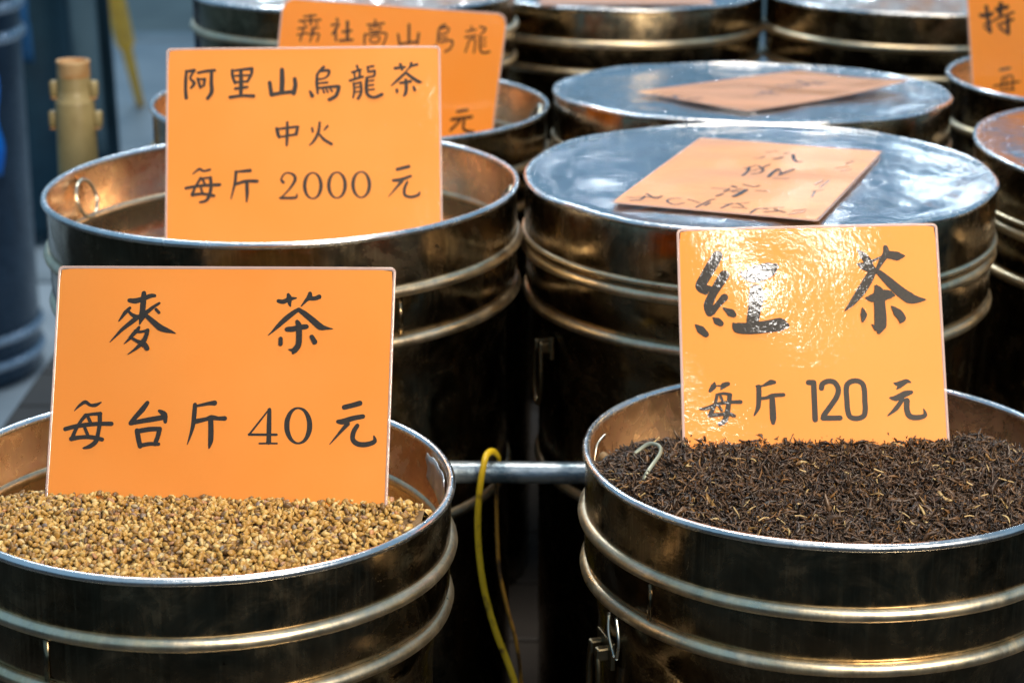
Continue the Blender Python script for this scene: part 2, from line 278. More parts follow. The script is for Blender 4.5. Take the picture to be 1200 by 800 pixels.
  [[[-112.9,161.5,2.73],[-113.6,152.0,3.41],[-113.6,141.8,3.41],[-113.0,134.8,3.75]],[[-113.5,160.9,2.39],[-105.5,161.9,3.76]],[[-105.5,161.5,2.73],[-109.1,154.5,2.39],[-105.4,149.3,3.41],[-108.4,144.5,2.39]],[[-101.7,159.5,2.73],[-93.7,161.0,3.07],[-85.7,161.7,3.08]],[[-88.6,160.7,3.07],[-88.8,149.2,3.75],[-88.5,140.2,4.09],[-92.4,133.9,3.41]],[[-102.1,153.8,2.39],[-99.2,144.8,2.73]],[[-101.7,153.1,2.05],[-94.9,153.1,2.39]],[[-95.2,153.1,3.07],[-95.9,146.7,2.39]],[[-99.2,144.8,2.05],[-95.9,146.7,2.05]]],
  [[[-68.8,161.7,3.08],[-68.4,155.3,3.07],[-66.0,148.9,3.07]],[[-68.5,161.1,2.39],[-59.2,162.3,2.73],[-49.9,163.1,3.76]],[[-49.9,162.8,3.42],[-50.3,157.7,3.08],[-54.2,150.1,2.73]],[[-66.6,156.0,2.05],[-53.0,156.5,2.39]],[[-66.0,149.6,2.39],[-54.2,150.3,2.39]],[[-60.4,161.7,3.42],[-60.2,148.9,4.1],[-60.4,136.1,3.41]],[[-65.6,143.2,3.07],[-54.2,144.7,2.73]],[[-70.8,134.7,3.41],[-59.1,136.1,3.07],[-48.1,135.7,3.75]]],
  [[[-20.9,161.9,4.45],[-20.7,151.0,5.13],[-21.2,139.5,4.78]],[[-32.7,149.2,3.76],[-32.0,143.5,4.1],[-31.0,137.1,4.1]],[[-31.0,136.8,4.1],[-20.9,138.6,3.76],[-9.2,139.8,4.1]],[[-8.6,152.8,3.76],[-8.0,145.8,4.44],[-9.6,138.1,4.44]]],
  [[[19.3,164.1,3.42],[14.9,159.6,2.74],[13.1,155.8,2.39]],[[13.1,157.1,2.74],[12.7,148.1,3.42],[13.6,137.9,2.39]],[[15.6,159.6,2.05],[23.6,160.8,3.42],[24.2,157.0,2.74],[20.5,153.2,2.05],[14.3,151.9,2.05]],[[13.7,147.9,2.05],[22.9,148.7,2.39]],[[14.3,143.2,2.39],[32.2,144.7,3.42],[33.7,142.5,3.76],[30.9,135.2,3.76],[24.7,131.6,3.76]],[[18.6,141.9,1.71],[19.8,138.5,2.05]],[[21.7,142.3,1.71],[23.3,139.1,2.05]],[[25.4,142.9,1.71],[27.5,139.7,2.05]],[[6.2,139.9,2.39],[8.4,135.4,4.1]]],
  [[[51.5,165.0,2.74],[52.7,161.1,2.4]],[[47.1,158.6,2.74],[55.2,161.1,2.4]],[[54.5,161.1,2.74],[53.9,154.7,2.4]],[[49.0,158.0,2.05],[49.5,152.2,2.05]],[[44.6,150.3,2.74],[57.0,154.1,2.74]],[[48.3,147.7,2.39],[48.8,140.1,2.39],[47.6,133.1,1.71]],[[48.9,147.1,2.05],[55.1,148.3,2.39]],[[55.1,148.3,2.74],[55.6,138.7,2.73],[52.5,132.4,3.07]],[[49.5,143.3,1.71],[54.4,143.8,1.71]],[[49.5,138.8,1.71],[54.4,139.4,1.71]],[[62.0,163.6,2.4],[62.6,158.5,2.05]],[[62.6,163.6,2.05],[67.6,164.5,2.4]],[[62.6,158.5,2.05],[68.8,159.7,2.74]],[[68.8,159.7,2.4],[68.1,154.6,2.4],[61.9,153.4,2.05]],[[61.3,152.7,3.08],[60.6,143.8,3.42],[61.8,136.1,3.08],[68.0,133.2,3.08],[75.4,136.0,3.76]],[[62.5,149.5,1.71],[67.5,150.1,2.05]],[[62.5,145.0,1.71],[67.4,145.6,2.05]],[[62.4,140.6,1.71],[68.0,141.2,2.05]]],
  [[[88.6,162.1,3.43],[97.9,163.3,2.4]],[[93.6,165.9,3.43],[95.2,160.7,2.74]],[[104.2,167.0,3.09],[102.9,163.2,2.4],[98.5,158.8,1.03]],[[102.9,163.8,2.4],[109.7,165.7,3.09]],[[98.5,157.5,2.74],[91.6,151.1,3.08],[84.8,144.8,1.37]],[[99.1,157.5,2.74],[105.3,152.3,3.42],[111.4,148.4,3.77],[114.5,148.1,1.03]],[[93.4,147.3,2.74],[103.4,148.7,3.08]],[[98.8,150.4,3.08],[99.2,142.1,3.42],[98.3,137.0,3.42],[96.7,134.7,2.05]],[[90.0,140.9,2.74],[90.3,138.4,2.74]],[[106.2,143.3,2.4],[107.4,140.1,3.08]]],
  [[[-25.9,103.3,3.4],[-24.6,97.6,3.74],[-23.4,94.4,2.72]],[[-25.3,102.7,2.38],[-16.0,103.8,2.72],[-6.2,105.0,2.72]],[[-5.6,104.7,3.07],[-7.4,97.4,3.4]],[[-23.4,95.0,2.04],[-14.8,96.2,2.38],[-6.8,97.4,2.72]],[[-15.8,109.6,2.38],[-15.8,97.5,3.4],[-16.3,86.7,2.38]]],
  [[[8.0,103.6,2.38],[8.6,99.8,2.38]],[[22.8,105.3,2.73],[19.7,101.5,1.7]],[[15.4,109.2,2.39],[14.1,99.7,3.06],[9.8,90.9,2.72],[5.5,86.5,1.36]],[[14.7,97.8,2.04],[19.6,92.0,3.06],[26.7,87.5,3.06]]],
  [[[-106.3,59.6,1.2],[-100.3,64.4,3.01],[-96.0,62.5,2.41],[-90.0,63.8,2.71]],[[-112.7,45.9,3.31],[-100.2,48.0,3.01],[-80.7,48.9,3.61]],[[-98.6,55.8,2.71],[-103.5,47.5,2.41],[-106.7,39.7,3.31]],[[-98.6,55.2,2.11],[-89.4,56.0,2.41]],[[-89.4,56.0,3.31],[-88.8,47.3,3.31],[-90.4,38.4,3.61],[-93.6,33.4,3.01],[-99.1,32.0,2.4]],[[-106.7,39.1,3.31],[-96.9,40.1,2.71],[-86.1,38.1,3.31]],[[-97.0,54.6,2.41],[-94.8,50.1,2.11]],[[-98.6,46.3,2.11],[-96.9,41.2,2.41]]],
  [[[-51.6,62.3,3.92],[-65.0,61.3,2.11]],[[-65.0,61.5,3.01],[-66.0,50.4,3.01],[-69.8,34.8,1.2]],[[-64.9,49.2,3.01],[-55.7,51.9,3.31],[-44.8,51.8,3.62]],[[-54.6,51.3,3.62],[-54.3,40.2,3.61],[-54.8,31.8,1.5]]],
  [[[-19.8,50.4,3.62],[-21.7,53.4,2.11],[-18.7,58.5,1.81],[-14.3,59.5,1.81],[-9.4,57.0,3.02],[-8.6,51.9,3.32],[-14.3,43.1,2.11],[-22.5,34.8,1.51]],[[-22.5,35.1,2.71],[-8.3,35.2,3.01],[-6.7,39.1,0.9]]],
  [[[8.6,59.3,1.66],[10.6,58.9,1.92],[12.5,57.6,2.35],[14.1,55.6,2.83],[15.4,52.9,3.24],[16.1,49.9,3.52],[16.4,46.6,3.62],[16.1,43.3,3.52],[15.3,40.3,3.24],[14.1,37.7,2.82],[12.4,35.7,2.35],[10.5,34.5,1.91],[8.5,34.1,1.66],[6.5,34.5,1.91],[4.6,35.8,2.35],[3.0,37.8,2.82],[1.7,40.5,3.23],[1.0,43.5,3.52],[0.7,46.8,3.62],[1.0,50.1,3.52],[1.8,53.1,3.24],[3.0,55.7,2.82],[4.7,57.7,2.35],[6.6,58.9,1.92],[8.6,59.3,1.66]]],
  [[[31.7,59.6,1.66],[33.8,59.2,1.92],[35.6,57.9,2.35],[37.3,55.9,2.83],[38.5,53.2,3.24],[39.3,50.2,3.52],[39.5,46.9,3.62],[39.2,43.6,3.52],[38.4,40.6,3.24],[37.2,38.0,2.82],[35.5,36.0,2.35],[33.6,34.8,1.91],[31.6,34.4,1.66],[29.6,34.8,1.91],[27.7,36.1,2.35],[26.1,38.1,2.82],[24.8,40.7,3.24],[24.1,43.8,3.52],[23.8,47.1,3.62],[24.1,50.3,3.52],[24.9,53.4,3.24],[26.2,56.0,2.83],[27.8,58.0,2.35],[29.7,59.2,1.92],[31.7,59.6,1.66]]],
  [[[55.0,59.9,1.66],[57.0,59.5,1.92],[58.9,58.2,2.35],[60.5,56.2,2.83],[61.7,53.5,3.24],[62.5,50.5,3.52],[62.8,47.2,3.62],[62.5,43.9,3.52],[61.7,40.9,3.24],[60.4,38.3,2.82],[58.7,36.3,2.35],[56.8,35.0,1.92],[54.8,34.6,1.66],[52.8,35.1,1.92],[50.9,36.4,2.35],[49.3,38.4,2.82],[48.1,41.0,3.24],[47.3,44.1,3.52],[47.0,47.4,3.62],[47.3,50.6,3.52],[48.1,53.7,3.24],[49.4,56.3,2.83],[51.0,58.3,2.35],[52.9,59.5,1.92],[55.0,59.9,1.66]]],
  [[[89.6,62.0,3.63],[100.7,64.8,3.63]],[[85.7,51.1,3.02],[93.2,51.9,3.93],[102.5,55.3,2.72]],[[93.7,50.2,3.62],[87.6,43.0,2.11],[81.0,35.2,0.75]],[[99.1,49.5,2.42],[96.3,42.9,3.02],[96.8,36.7,3.02],[102.8,34.7,3.02],[109.4,36.6,3.02],[110.7,39.3,1.81]]],
]),
'F':dict(base=[-0.1507, 2.343, 1.0327],mat=[[0.87699, -0.46598, 0.11725], [0.46408, 0.88467, 0.04472], [-0.12457, 0.0152, 0.99209]],w=0.2899,h=0.1408,chars=[
  [[[-116.4,120.7,2.18],[-102.5,123.1,2.19]],[[-121.7,115.3,2.4],[-96.1,118.2,2.41]],[[-108.8,122.7,2.62],[-107.2,111.8,2.62]],[[-116.8,113.4,1.75],[-113.1,111.5,1.75]],[[-101.6,114.8,1.75],[-98.8,112.8,1.75]],[[-122.0,106.6,2.18],[-111.6,109.0,2.19]],[[-115.7,107.0,2.18],[-118.3,93.2,2.19]],[[-122.5,99.6,1.96],[-109.8,102.5,1.97]],[[-106.7,107.1,1.97],[-97.5,109.1,1.97]],[[-101.9,111.1,1.97],[-106.2,101.8,1.97]],[[-108.4,100.4,1.97],[-96.7,102.4,1.97],[-97.7,93.7,1.98]],[[-102.9,104.4,1.97],[-106.5,93.3,1.97]]],
  [[[-76.0,120.3,3.08],[-74.6,118.7,3.08]],[[-81.7,113.0,2.64],[-73.0,114.8,2.64],[-79.6,102.9,2.64]],[[-76.6,110.4,2.86],[-74.6,96.2,2.87]],[[-67.3,106.3,2.87],[-56.7,108.3,2.87]],[[-62.6,117.9,3.97],[-60.4,98.1,3.98]],[[-69.8,96.0,3.09],[-54.3,97.8,3.1]]],
  [[[-27.9,122.2,2.66],[-27.0,118.9,2.67]],[[-36.9,116.1,2.66],[-16.5,119.1,2.67]],[[-32.9,113.0,2.0],[-20.9,114.9,2.0],[-21.6,110.4,2.0],[-32.0,109.3,2.0],[-32.9,113.0,2.0]],[[-39.3,104.9,2.66],[-38.6,94.2,2.67]],[[-38.1,104.9,2.44],[-14.0,108.1,2.45],[-12.1,102.0,2.46],[-14.8,94.2,2.46]],[[-31.7,102.0,2.0],[-20.9,103.7,2.01],[-21.4,97.4,2.01],[-29.8,96.5,2.0],[-31.7,102.0,2.0]]],
  [[[16.0,119.3,3.59],[18.6,98.1,3.6]],[[3.3,107.4,3.13],[6.4,96.3,3.14]],[[6.4,96.3,2.92],[29.1,100.3,2.93]],[[29.6,110.0,3.37],[29.5,98.7,3.38]]],
  [[[62.9,122.2,2.94],[55.9,117.2,2.94],[55.9,101.4,2.94]],[[57.2,117.3,2.26],[67.1,119.0,2.26],[67.0,113.4,2.27],[58.0,110.6,2.26]],[[57.3,106.0,2.26],[67.3,107.7,2.27]],[[59.2,101.5,2.72],[74.1,104.2,2.73],[73.9,95.5,2.73],[66.9,90.6,2.73]],[[53.3,97.8,2.26],[55.7,94.5,2.27]]],
  [[[97.3,122.0,2.28],[99.0,118.7,2.28]],[[91.7,116.0,2.28],[104.1,119.0,2.28]],[[91.3,109.1,2.51],[105.1,112.2,2.51]],[[96.9,106.0,2.28],[93.6,91.6,2.28]],[[96.9,106.0,2.28],[104.4,107.5,2.28],[105.2,91.5,2.29]],[[108.8,122.7,2.51],[116.8,120.9,2.52],[112.4,114.9,2.52]],[[110.2,112.5,2.74],[112.2,97.7,2.75],[116.8,92.2,2.75],[125.7,93.8,2.76]],[[113.2,109.2,1.83],[118.3,110.0,1.83]],[[113.8,104.6,1.83],[118.9,105.4,1.83]],[[114.4,100.1,1.83],[119.5,100.8,1.83]]],
  [[[92.5,19.9,3.8],[105.3,22.5,3.8]],[[86.0,10.2,4.14],[112.6,14.4,4.16]],[[97.0,8.9,3.46],[86.1,-2.7,3.45]],[[102.8,9.1,3.81],[104.2,-1.4,3.81],[117.4,-3.7,3.82]]],
]),
'G':dict(base=[0.7126, 2.574, 1.0369],mat=[[0.90274, 0.41525, -0.11239], [-0.40459, 0.90831, 0.10616], [0.14617, -0.05036, 0.98798]],w=0.2438,h=0.1535,chars=[
  [[[-96.2,115.2,5.04],[-95.4,99.0,5.04],[-93.3,82.7,5.05]],[[-93.3,82.7,2.52],[-100.5,88.7,2.53]],[[-104.0,104.7,5.41],[-96.0,103.6,5.4],[-89.6,105.7,5.4]],[[-100.3,92.3,2.89],[-87.5,96.6,2.88]],[[-83.1,110.5,5.75],[-69.6,112.6,5.73]],[[-77.3,117.2,6.1],[-79.0,104.8,6.1]],[[-85.6,98.2,3.24],[-62.0,105.2,3.22]],[[-82.5,90.8,3.24],[-62.6,96.3,3.23]],[[-69.5,98.7,5.02],[-70.3,79.1,5.03]],[[-70.3,79.1,2.87],[-75.8,82.2,2.88]],[[-80.0,87.0,3.6],[-77.5,84.2,3.6]]],
  [[[-83.3,32.5,3.61],[-71.5,34.0,3.61]],[[-92.6,12.0,2.72],[-60.1,15.6,2.7]],[[-80.8,22.4,2.71],[-83.7,9.6,2.71]],[[-79.4,22.3,2.35],[-68.6,23.4,2.34],[-69.6,5.4,2.35]],[[-75.9,20.3,2.17],[-76.6,9.5,2.17]],[[-83.9,6.0,2.53],[-66.9,6.6,2.53]]],
]),
'D':dict(base=[0.1852, 1.822, 1.0618],mat=[[0.93387, 0.0, 0.3576], [-0.3576, 0.0, 0.93387], [0.0, -1.0, 0.0]],w=0.2002,h=0.3043,chars=[
  [[[-19.2,227.2,2.23],[-13.6,227.9,2.23],[-10.7,237.0,2.23]],[[-14.4,255.7,1.61],[-4.3,266.4,1.61]],[[1.3,228.9,3.81],[5.0,233.0,3.81],[7.7,239.4,3.82]],[[5.8,255.5,2.25],[9.1,263.9,2.25]],[[15.1,255.6,3.84],[21.2,234.5,3.81],[27.0,223.9,3.78],[30.6,225.4,3.79]]],
  [[[-16.9,180.3,2.18],[-13.0,179.3,2.18]],[[-13.4,186.7,3.12],[-10.0,165.6,3.09],[-10.1,146.8,3.07]],[[-14.8,176.1,1.87],[-9.1,196.1,1.88]],[[-10.9,169.2,1.86],[-3.7,173.2,1.86]],[[-3.4,156.0,2.15],[3.1,162.6,2.16]],[[-6.0,193.9,2.5],[3.5,177.1,2.48],[3.2,162.2,2.47]],[[-4.7,176.8,1.55],[2.1,182.6,1.56]],[[-0.5,184.5,2.49],[3.7,203.0,2.51]],[[16.5,185.6,3.73],[15.2,171.1,3.71],[15.6,150.2,3.67]],[[18.0,184.7,1.86],[24.8,166.2,1.85]],[[23.8,160.9,3.68],[27.5,175.1,3.7],[31.8,188.9,3.72]],[[21.8,144.5,1.37],[36.6,147.7,1.37]]],
  [[[-24.9,86.4,1.95],[-10.6,88.6,1.94]],[[-8.1,101.3,4.51],[-4.0,98.3,4.5]],[[0.4,110.9,2.71],[11.7,105.7,2.7],[16.2,111.3,2.71]],[[17.5,91.0,1.94],[29.2,91.2,1.93]],[[-11.6,57.1,3.24],[-8.5,66.6,3.25]],[[-10.8,78.4,1.79],[-3.0,82.5,1.79],[3.0,93.3,1.79]],[[-8.8,74.7,1.78],[-7.9,89.7,1.79]],[[4.4,60.6,5.0],[6.8,71.9,5.03],[8.5,89.6,5.07]],[[-1.7,77.6,2.08],[6.1,81.7,2.08]]],
  [[[-90.2,23.9,2.02],[-81.3,23.7,2.01]],[[-83.7,12.8,2.76],[-76.1,18.2,2.76],[-75.9,33.6,2.78]],[[-77.2,43.2,2.79],[-64.1,28.5,2.77],[-60.9,39.0,2.78]],[[-80.8,27.7,2.02],[-63.8,33.2,2.02]]],
  [[[-41.5,37.8,2.26],[-50.1,32.7,2.26],[-50.3,22.0,2.25],[-40.5,11.7,2.24],[-33.4,20.6,2.24]]],
  [[[-33.8,35.6,2.26],[-19.9,26.9,2.24]],[[-18.1,9.0,2.72],[-13.2,38.7,2.76],[-10.2,44.6,2.76]],[[-12.1,18.2,2.73],[-10.6,29.3,2.74]]],
  [[[4.7,14.0,2.71],[9.5,34.5,2.74]],[[4.5,28.7,1.99],[23.8,41.9,1.99]],[[13.2,21.1,2.23],[27.1,21.0,2.22]],[[14.0,36.4,1.99],[23.5,25.4,1.98]]],
  [[[34.8,5.2,2.69],[37.1,23.6,2.71],[46.6,24.6,2.71]],[[38.5,24.2,1.73],[58.4,36.0,1.73]],[[46.3,12.8,2.69],[57.2,20.9,2.7]],[[52.6,26.3,2.71],[64.5,17.4,2.69]]],
  [[[69.1,12.1,1.95],[80.8,27.0,1.96]],[[70.4,26.4,1.96],[80.7,34.2,1.97]]],
  [[[69.5,209.9,2.0],[80.3,220.8,2.01]],[[76.9,200.1,1.99],[85.2,209.9,2.0]],[[75.3,231.8,2.02],[80.0,247.0,2.03]],[[66.0,133.5,1.94],[69.7,153.3,1.95]],[[73.2,124.5,1.93],[75.1,155.5,1.95]],[[70.0,105.4,1.91],[77.9,114.6,1.91]],[[74.4,84.0,1.89],[72.2,108.7,1.91]]],
]),
'E':dict(base=[0.2102, 2.3847, 1.0541],mat=[[0.65377, 0.0, 0.7567], [-0.7567, 0.0, 0.65377], [0.0, -1.0, 0.0]],w=0.1873,h=0.302,chars=[
  [[[-17.8,176.1,5.06],[2.3,175.1,5.03]],[[-13.7,187.7,5.07],[-10.1,205.2,5.09]],[[5.7,179.3,5.03],[5.1,204.4,5.07]],[[0.1,140.5,4.99],[14.0,151.4,4.99]]],
  [[[-25.5,222.6,5.13],[4.6,210.3,5.08]],[[-4.6,215.3,5.09],[13.8,221.7,5.08]],[[-8.5,233.6,5.12],[12.9,233.7,5.09]]],
  [[[15.7,97.5,4.22],[15.8,128.5,4.25]],[[4.1,120.4,4.25],[33.4,119.4,4.22]]],
  [[[-64.8,-11.8,4.15],[-61.1,6.3,4.16]],[[-51.8,-13.7,4.13],[-48.0,4.3,4.14]],[[-34.8,-1.6,4.12],[-31.0,16.4,4.13]],[[-39.9,14.4,4.14],[-24.3,2.4,4.11]],[[-10.3,6.4,4.1],[-6.8,28.5,4.12]]],
]),
}

# ------------------------------------------------------------------ ground and background
M_PAVE = simple('pavement_stone', (.25, .28, .30), .55, (.38, .40, .41), 2.2, .3, 40)
M_ROAD = simple('road_asphalt', (.20, .21, .19), .7, (.27, .28, .25), 3, .4, 90)
M_KERB = simple('kerb_stone', (.30, .33, .34), .6, (.2, .22, .23), 4, .3, 50)
def slab(name, x0, x1, y0, y1, z, m, kind='structure'):
    o = link(name, mesh([(x0, y0, z), (x1, y0, z), (x1, y1, z), (x0, y1, z)], [(0, 1, 2, 3)]), m, None, False)
    return tag(o, kind=kind)
slab('ground', -60, 60, -60, 60, -.15, M_ROAD)
bm = bmesh.new(); bm_box(bm, (0, 6.7, -.075), (24, 5.6, .15)); tag(link('pavement', bm_mesh(bm), M_PAVE, None, False), kind='structure')
slab('road_and_shade', -12, 12, -9, 3.898, -.004, simple('shade_dark_asphalt', (.022, .022, .022), .75, (.04, .038, .035), 30, .5, 200))  # road darkened for the steel's reflections, run under the rack as painted shade
bm = bmesh.new(); bm_box(bm, (0, 9.62, -.07), (24, .24, .16), bev=.015); tag(link('kerb', bm_mesh(bm), M_KERB, None, False), kind='structure')
bm = bmesh.new(); bm_box(bm, (-3.4, 5.35, .004), (5.2, .10, .012), bev=.003)
tag(link('drain_cover_strip', bm_mesh(bm), M_KERB, None, False), kind='structure')

# tall dark drum at the left edge
def hx(px, y, z=None):      # world x of photo column px at forward distance y and height z
    zz = (z if z is not None else 1)-H
    d = y*math.cos(R(17.375))-zz*math.sin(R(17.375))
    return (px-600)/2362.3*d
M_DRUM = steel('dark_drum_steel', (.035, .06, .09), (.012, .018, .03), (.22, .4), wave=.5)
M_DBAND = steel('drum_band_steel', (.40, .44, .50), (.2, .2, .22), (.2, .4), wave=.2)
dr = empty('tall_drum', (hx(42, 4.5, 0)-.25, 4.55, 0))
tag(dr, 'tall dark steel drum standing on the pavement, cut off by the left edge', 'drum')
v, f = lathe([(.0, 0), (.245, 0), (.25, .012), (.25, 1.02), (.25, 1.06), (.236, 1.06), (.236, .04), (0, .04)], 72); link('body', mesh(v, f), M_DRUM, dr)
for z, t in ((.055, .012), (.115, .012), (.80, .014), (.865, .014), (1.055, .012)):
    v, f = lathe([(.249+t*math.cos(a), z+t*math.sin(a)) for a in [2*math.pi*i/10 for i in range(10)]], 72, closed=True)
    link('band', mesh(v, f), M_DBAND, dr)
M_BLUE = simple('bright_blue', (.0, .26, .95), .3, (.0, .14, .7), 10)  # narrow bright blue strip in front of the drum
v, f = [], []
bx, by = hx(5, 4.2, .8), 4.24
for i in range(13):
    z = .76-.22*i/12
    for k in range(5):
        v.append((bx-.082+.0125*k+.004*math.sin(i*.9), by-.006*math.sin(k*1.5+i*.5)-.012*(k == 2), z))
for i in range(12):
    for k in range(4): f.append((i*5+k, i*5+k+1, i*5+k+6, i*5+k+5))
o = link('blue_strip', mesh(v, f), M_BLUE); md = o.modifiers.new('t', 'SOLIDIFY'); md.thickness = .004
tag(o, 'narrow bright blue strip in front of the tall dark drum', 'bag')

# navy cloth draped over a cart behind the post
M_NAVY = simple('navy_cloth', (.006, .030, .050), .8, (.012, .055, .085), 5, .3, 150)
M_GREYCLOTH = simple('greyblue_cloth', (.05, .09, .11), .8, (.08, .13, .15), 5, .3, 150)
M_BLACKCLOTH = simple('black_cloth', (.004, .007, .011), .85)
x0, x1 = hx(52, 5.7, .3)-.35, hx(141, 5.7, .3)
cloth = empty('draped_cart', ((x0+x1)/2, 5.95, 0)); tag(cloth, 'navy cloth draped over a tall cart, behind the tan post', 'cart')
def drape(xa, xb, z0, z1, y, amp, mat, nm, fr=38, ph=0):
    v, f = [], []; nx, nz = 60, 24
    for j in range(nz+1):
        for i in range(nx+1):
            u = i/nx; t = j/nz
            x = xa+(xb-xa)*u+.012*math.sin(t*3+u*9)
            v.append((x-cloth.location.x, y-cloth.location.y+amp*math.sin(u*fr*(xb-xa)+ph+.8*math.sin(t*2.4))*(1.1-t*.6)+.01*math.sin(t*9+u*4), z0+(z1-z0)*t))
    for j in range(nz):
        for i in range(nx): f.append((j*(nx+1)+i, j*(nx+1)+i+1, (j+1)*(nx+1)+i+1, (j+1)*(nx+1)+i))
    o = link(nm, mesh(v, f), mat, cloth); md = o.modifiers.new('t', 'SOLIDIFY'); md.thickness = .005
drape(x0, x1, .012, 1.15, 5.68, .028, M_NAVY, 'cloth')
drape(x0+.44, x0+.54, .30, 1.14, 5.625, .02, M_GREYCLOTH, 'cloth_fold', 50, 1)
drape(x0+.30, x0+.335, .55, 1.14, 5.635, .01, simple('mid_blue_cloth', (.01, .09, .22), .7), 'cloth_fold', 60)
drape(x0+.02, x0+.26, .02, 1.14, 5.63, .018, M_BLACKCLOTH, 'cloth_fold', 40)
bm = bmesh.new(); bm_box(bm, (-.10, -.12, .575), (x1-x0-.34, .2, 1.13), bev=.03); link('cart_box', bm_mesh(bm), M_NAVY, cloth)

# yellow pole leaning out there
M_YEL = simple('yellow_paint', (.95, .52, .004), .4, (.8, .40, .004), 12, .2)
pole = empty('yellow_pole', (hx(163, 7.9, 0), 7.9, 0)); tag(pole, 'thin yellow pole leaning, its foot on the grey pavement', 'pole')
p1 = Vector((hx(132, 7.1, .55)-pole.location.x, -.8, .52)); dv = p1.normalized()
v, f = tube([Vector((0, 0, .0)), p1*.5, p1*.68], [.016, .022, .025], 10); link('lower_section', mesh(v, f), M_YEL, pole)
v, f = tube([p1*.64, p1*1.0, p1*2.3], [.036, .038, .036], 10); link('upper_section', mesh(v, f), M_YEL, pole)

# tan post with lugs
M_TAN = simple('tan_glaze', (.33, .26, .115), .45, (.20, .145, .055), 14, .4, 30)
M_RUST = simple('rusty_lip', (.36, .17, .05), .6, (.48, .33, .16), 30, .4, 60)
py_ = 2.62; pz = 1.5-py_*math.tan(R(17.375-7.85)); px_ = hx(83, py_, pz)
post = empty('tan_post', (px_, py_, 0)); tag(post, 'tan tube post with two pairs of small lugs, beside the open barrel', 'post')
def wpost(a, i, z): return .0006*math.sin(3*a+z*30)
v, f = lathe([(.0, 0), (.036, 0), (.032, pz-.5), (.0285, pz-.26), (.0265, pz-.12), (.0258, pz-.055), (.0252, pz-.051), (.0226, pz-.049), (.0222, pz-.036), (.0214, pz-.021)], 40, wpost); link('tube', mesh(v, f), M_TAN, post)
v, f = lathe([(.0212, pz-.0215), (.0218, pz-.019), (.0213, pz-.005), (.0222, pz-.002), (.0214, pz+.001), (.0178, pz), (.0168, pz-.02), (.0, pz-.022)], 40, wpost); link('lip', mesh(v, f), M_RUST, post)
for dz, rr in ((-.0365, .0262), (-.0765, .0296)):
    for s in (-1, 1):
        bm = bmesh.new(); bm_box(bm, (s*rr, 0, pz+dz), (.0105, .015, .0215), bev=.0035)
        o = link('lug', bm_mesh(bm), M_TAN, post)
        bm = bmesh.new(); bm_box(bm, (s*(rr-.001), -.0005, pz+dz-.012), (.009, .014, .003), bev=.001)
        link('rusty_foot', bm_mesh(bm), M_RUST, o)
# ------------------------------------------------------------------ rack that carries the barrels
def P3(x, y, z): return Vector((x*S, y*S, H+z*S))
BAR = {  # centre of the rim in camera units, radius, slope x / y in degrees, height, band depths, lid
 'A': (P3(-.2189, 1.3213, -.5122), .18*S, (-1.4, .1), .60, (.050, .096), False),
 'B': (P3(.2311, 1.3743, -.5100), .18*S, (.2, 0), .60, (.055, .099), False),
 'C': (P3(-.2094, 1.7963, -.4106), .216*S, (1., .6), .62, (.057, .106), False),
 'D': (P3(.2248, 1.8108, -.4021), .216*S, (.6, .7), .62, (.070, .120), True),
 'E': (P3(.2692, 2.2661, -.4088), .225*S, (0, -1.6), .62, (.070, .120), True),
 'F': (P3(-.1843, 2.2566, -.4219), .225*S, (-.5, .2), .62, (.057, .106), False),
 'G': (P3(.733, 2.38, -.410), .216*S, (.3, 0), .62, (.060, .108), False),
 'H': (P3(.668, 1.93, -.402), .216*S, (-.4, 1.9), .62, (.070, .120), True),
 'I': (P3(-.215, 2.74, -.359), .220*S, (0, 0), .64, (.050, .098), False),
 'J': (P3(.155, 2.975, -.388), .212*S, (0, .3), .64, (.054, .100), True),
 'K': (P3(.583, 2.93, -.385), .220*S, (0, 0), .64, (.054, .100), False),
}
FRONT_Z = .332; REAR_Z = .425
M_WOOD = simple('dark_board', (.014, .010, .007), .7, (.022, .016, .011), 9, .3)
M_PIPE = simple('galvanised_pipe', (.40, .46, .50), .38, (.10, .15, .19), 30, .4, 140, metal=.75, amt=(.42, .62))
rack = empty('display_rack', (0, 1.9, 0)); tag(rack, 'low dark rack under the barrels with a grey steel rail between the rows', 'rack')
def rb(nm, c, s, m=M_WOOD, bev=.004):
    bm = bmesh.new(); bm_box(bm, Vector(c)-rack.location, s, bev=bev); return link(nm, bm_mesh(bm), m, rack, False)
for k in range(3): rb('shelf_board', (0, 1.30+.165*k, FRONT_Z-.0125), (1.5, .16, .025))
for k in range(10): rb('shelf_board', (.2, 1.80+.17*k, REAR_Z-.0125), (2.0, .166, .025))
for x in (-.70, .70):
    for y in (1.26, 1.68): rb('leg', (x, y, (FRONT_Z-.026)/2), (.04, .04, FRONT_Z-.028))
for x in (-.75, .2, 1.15):
    for y in (1.76, 3.38): rb('leg', (x, y, (REAR_Z-.026)/2), (.04, .04, REAR_Z-.028))
zr, yr = .834, 1.727
v, f = tube([(-.78, yr-1.9, zr), (0, yr-1.9, zr), (.95, yr-1.9, zr)], .0102, 20, sub=10); link('rail', mesh(v, f), M_PIPE, rack)
for x in (-.78, .95):
    v, f = tube([(x, yr-1.9, .01), (x, yr-1.9, zr)], .0102, 12); link('rail_post', mesh(v, f), M_PIPE, rack)

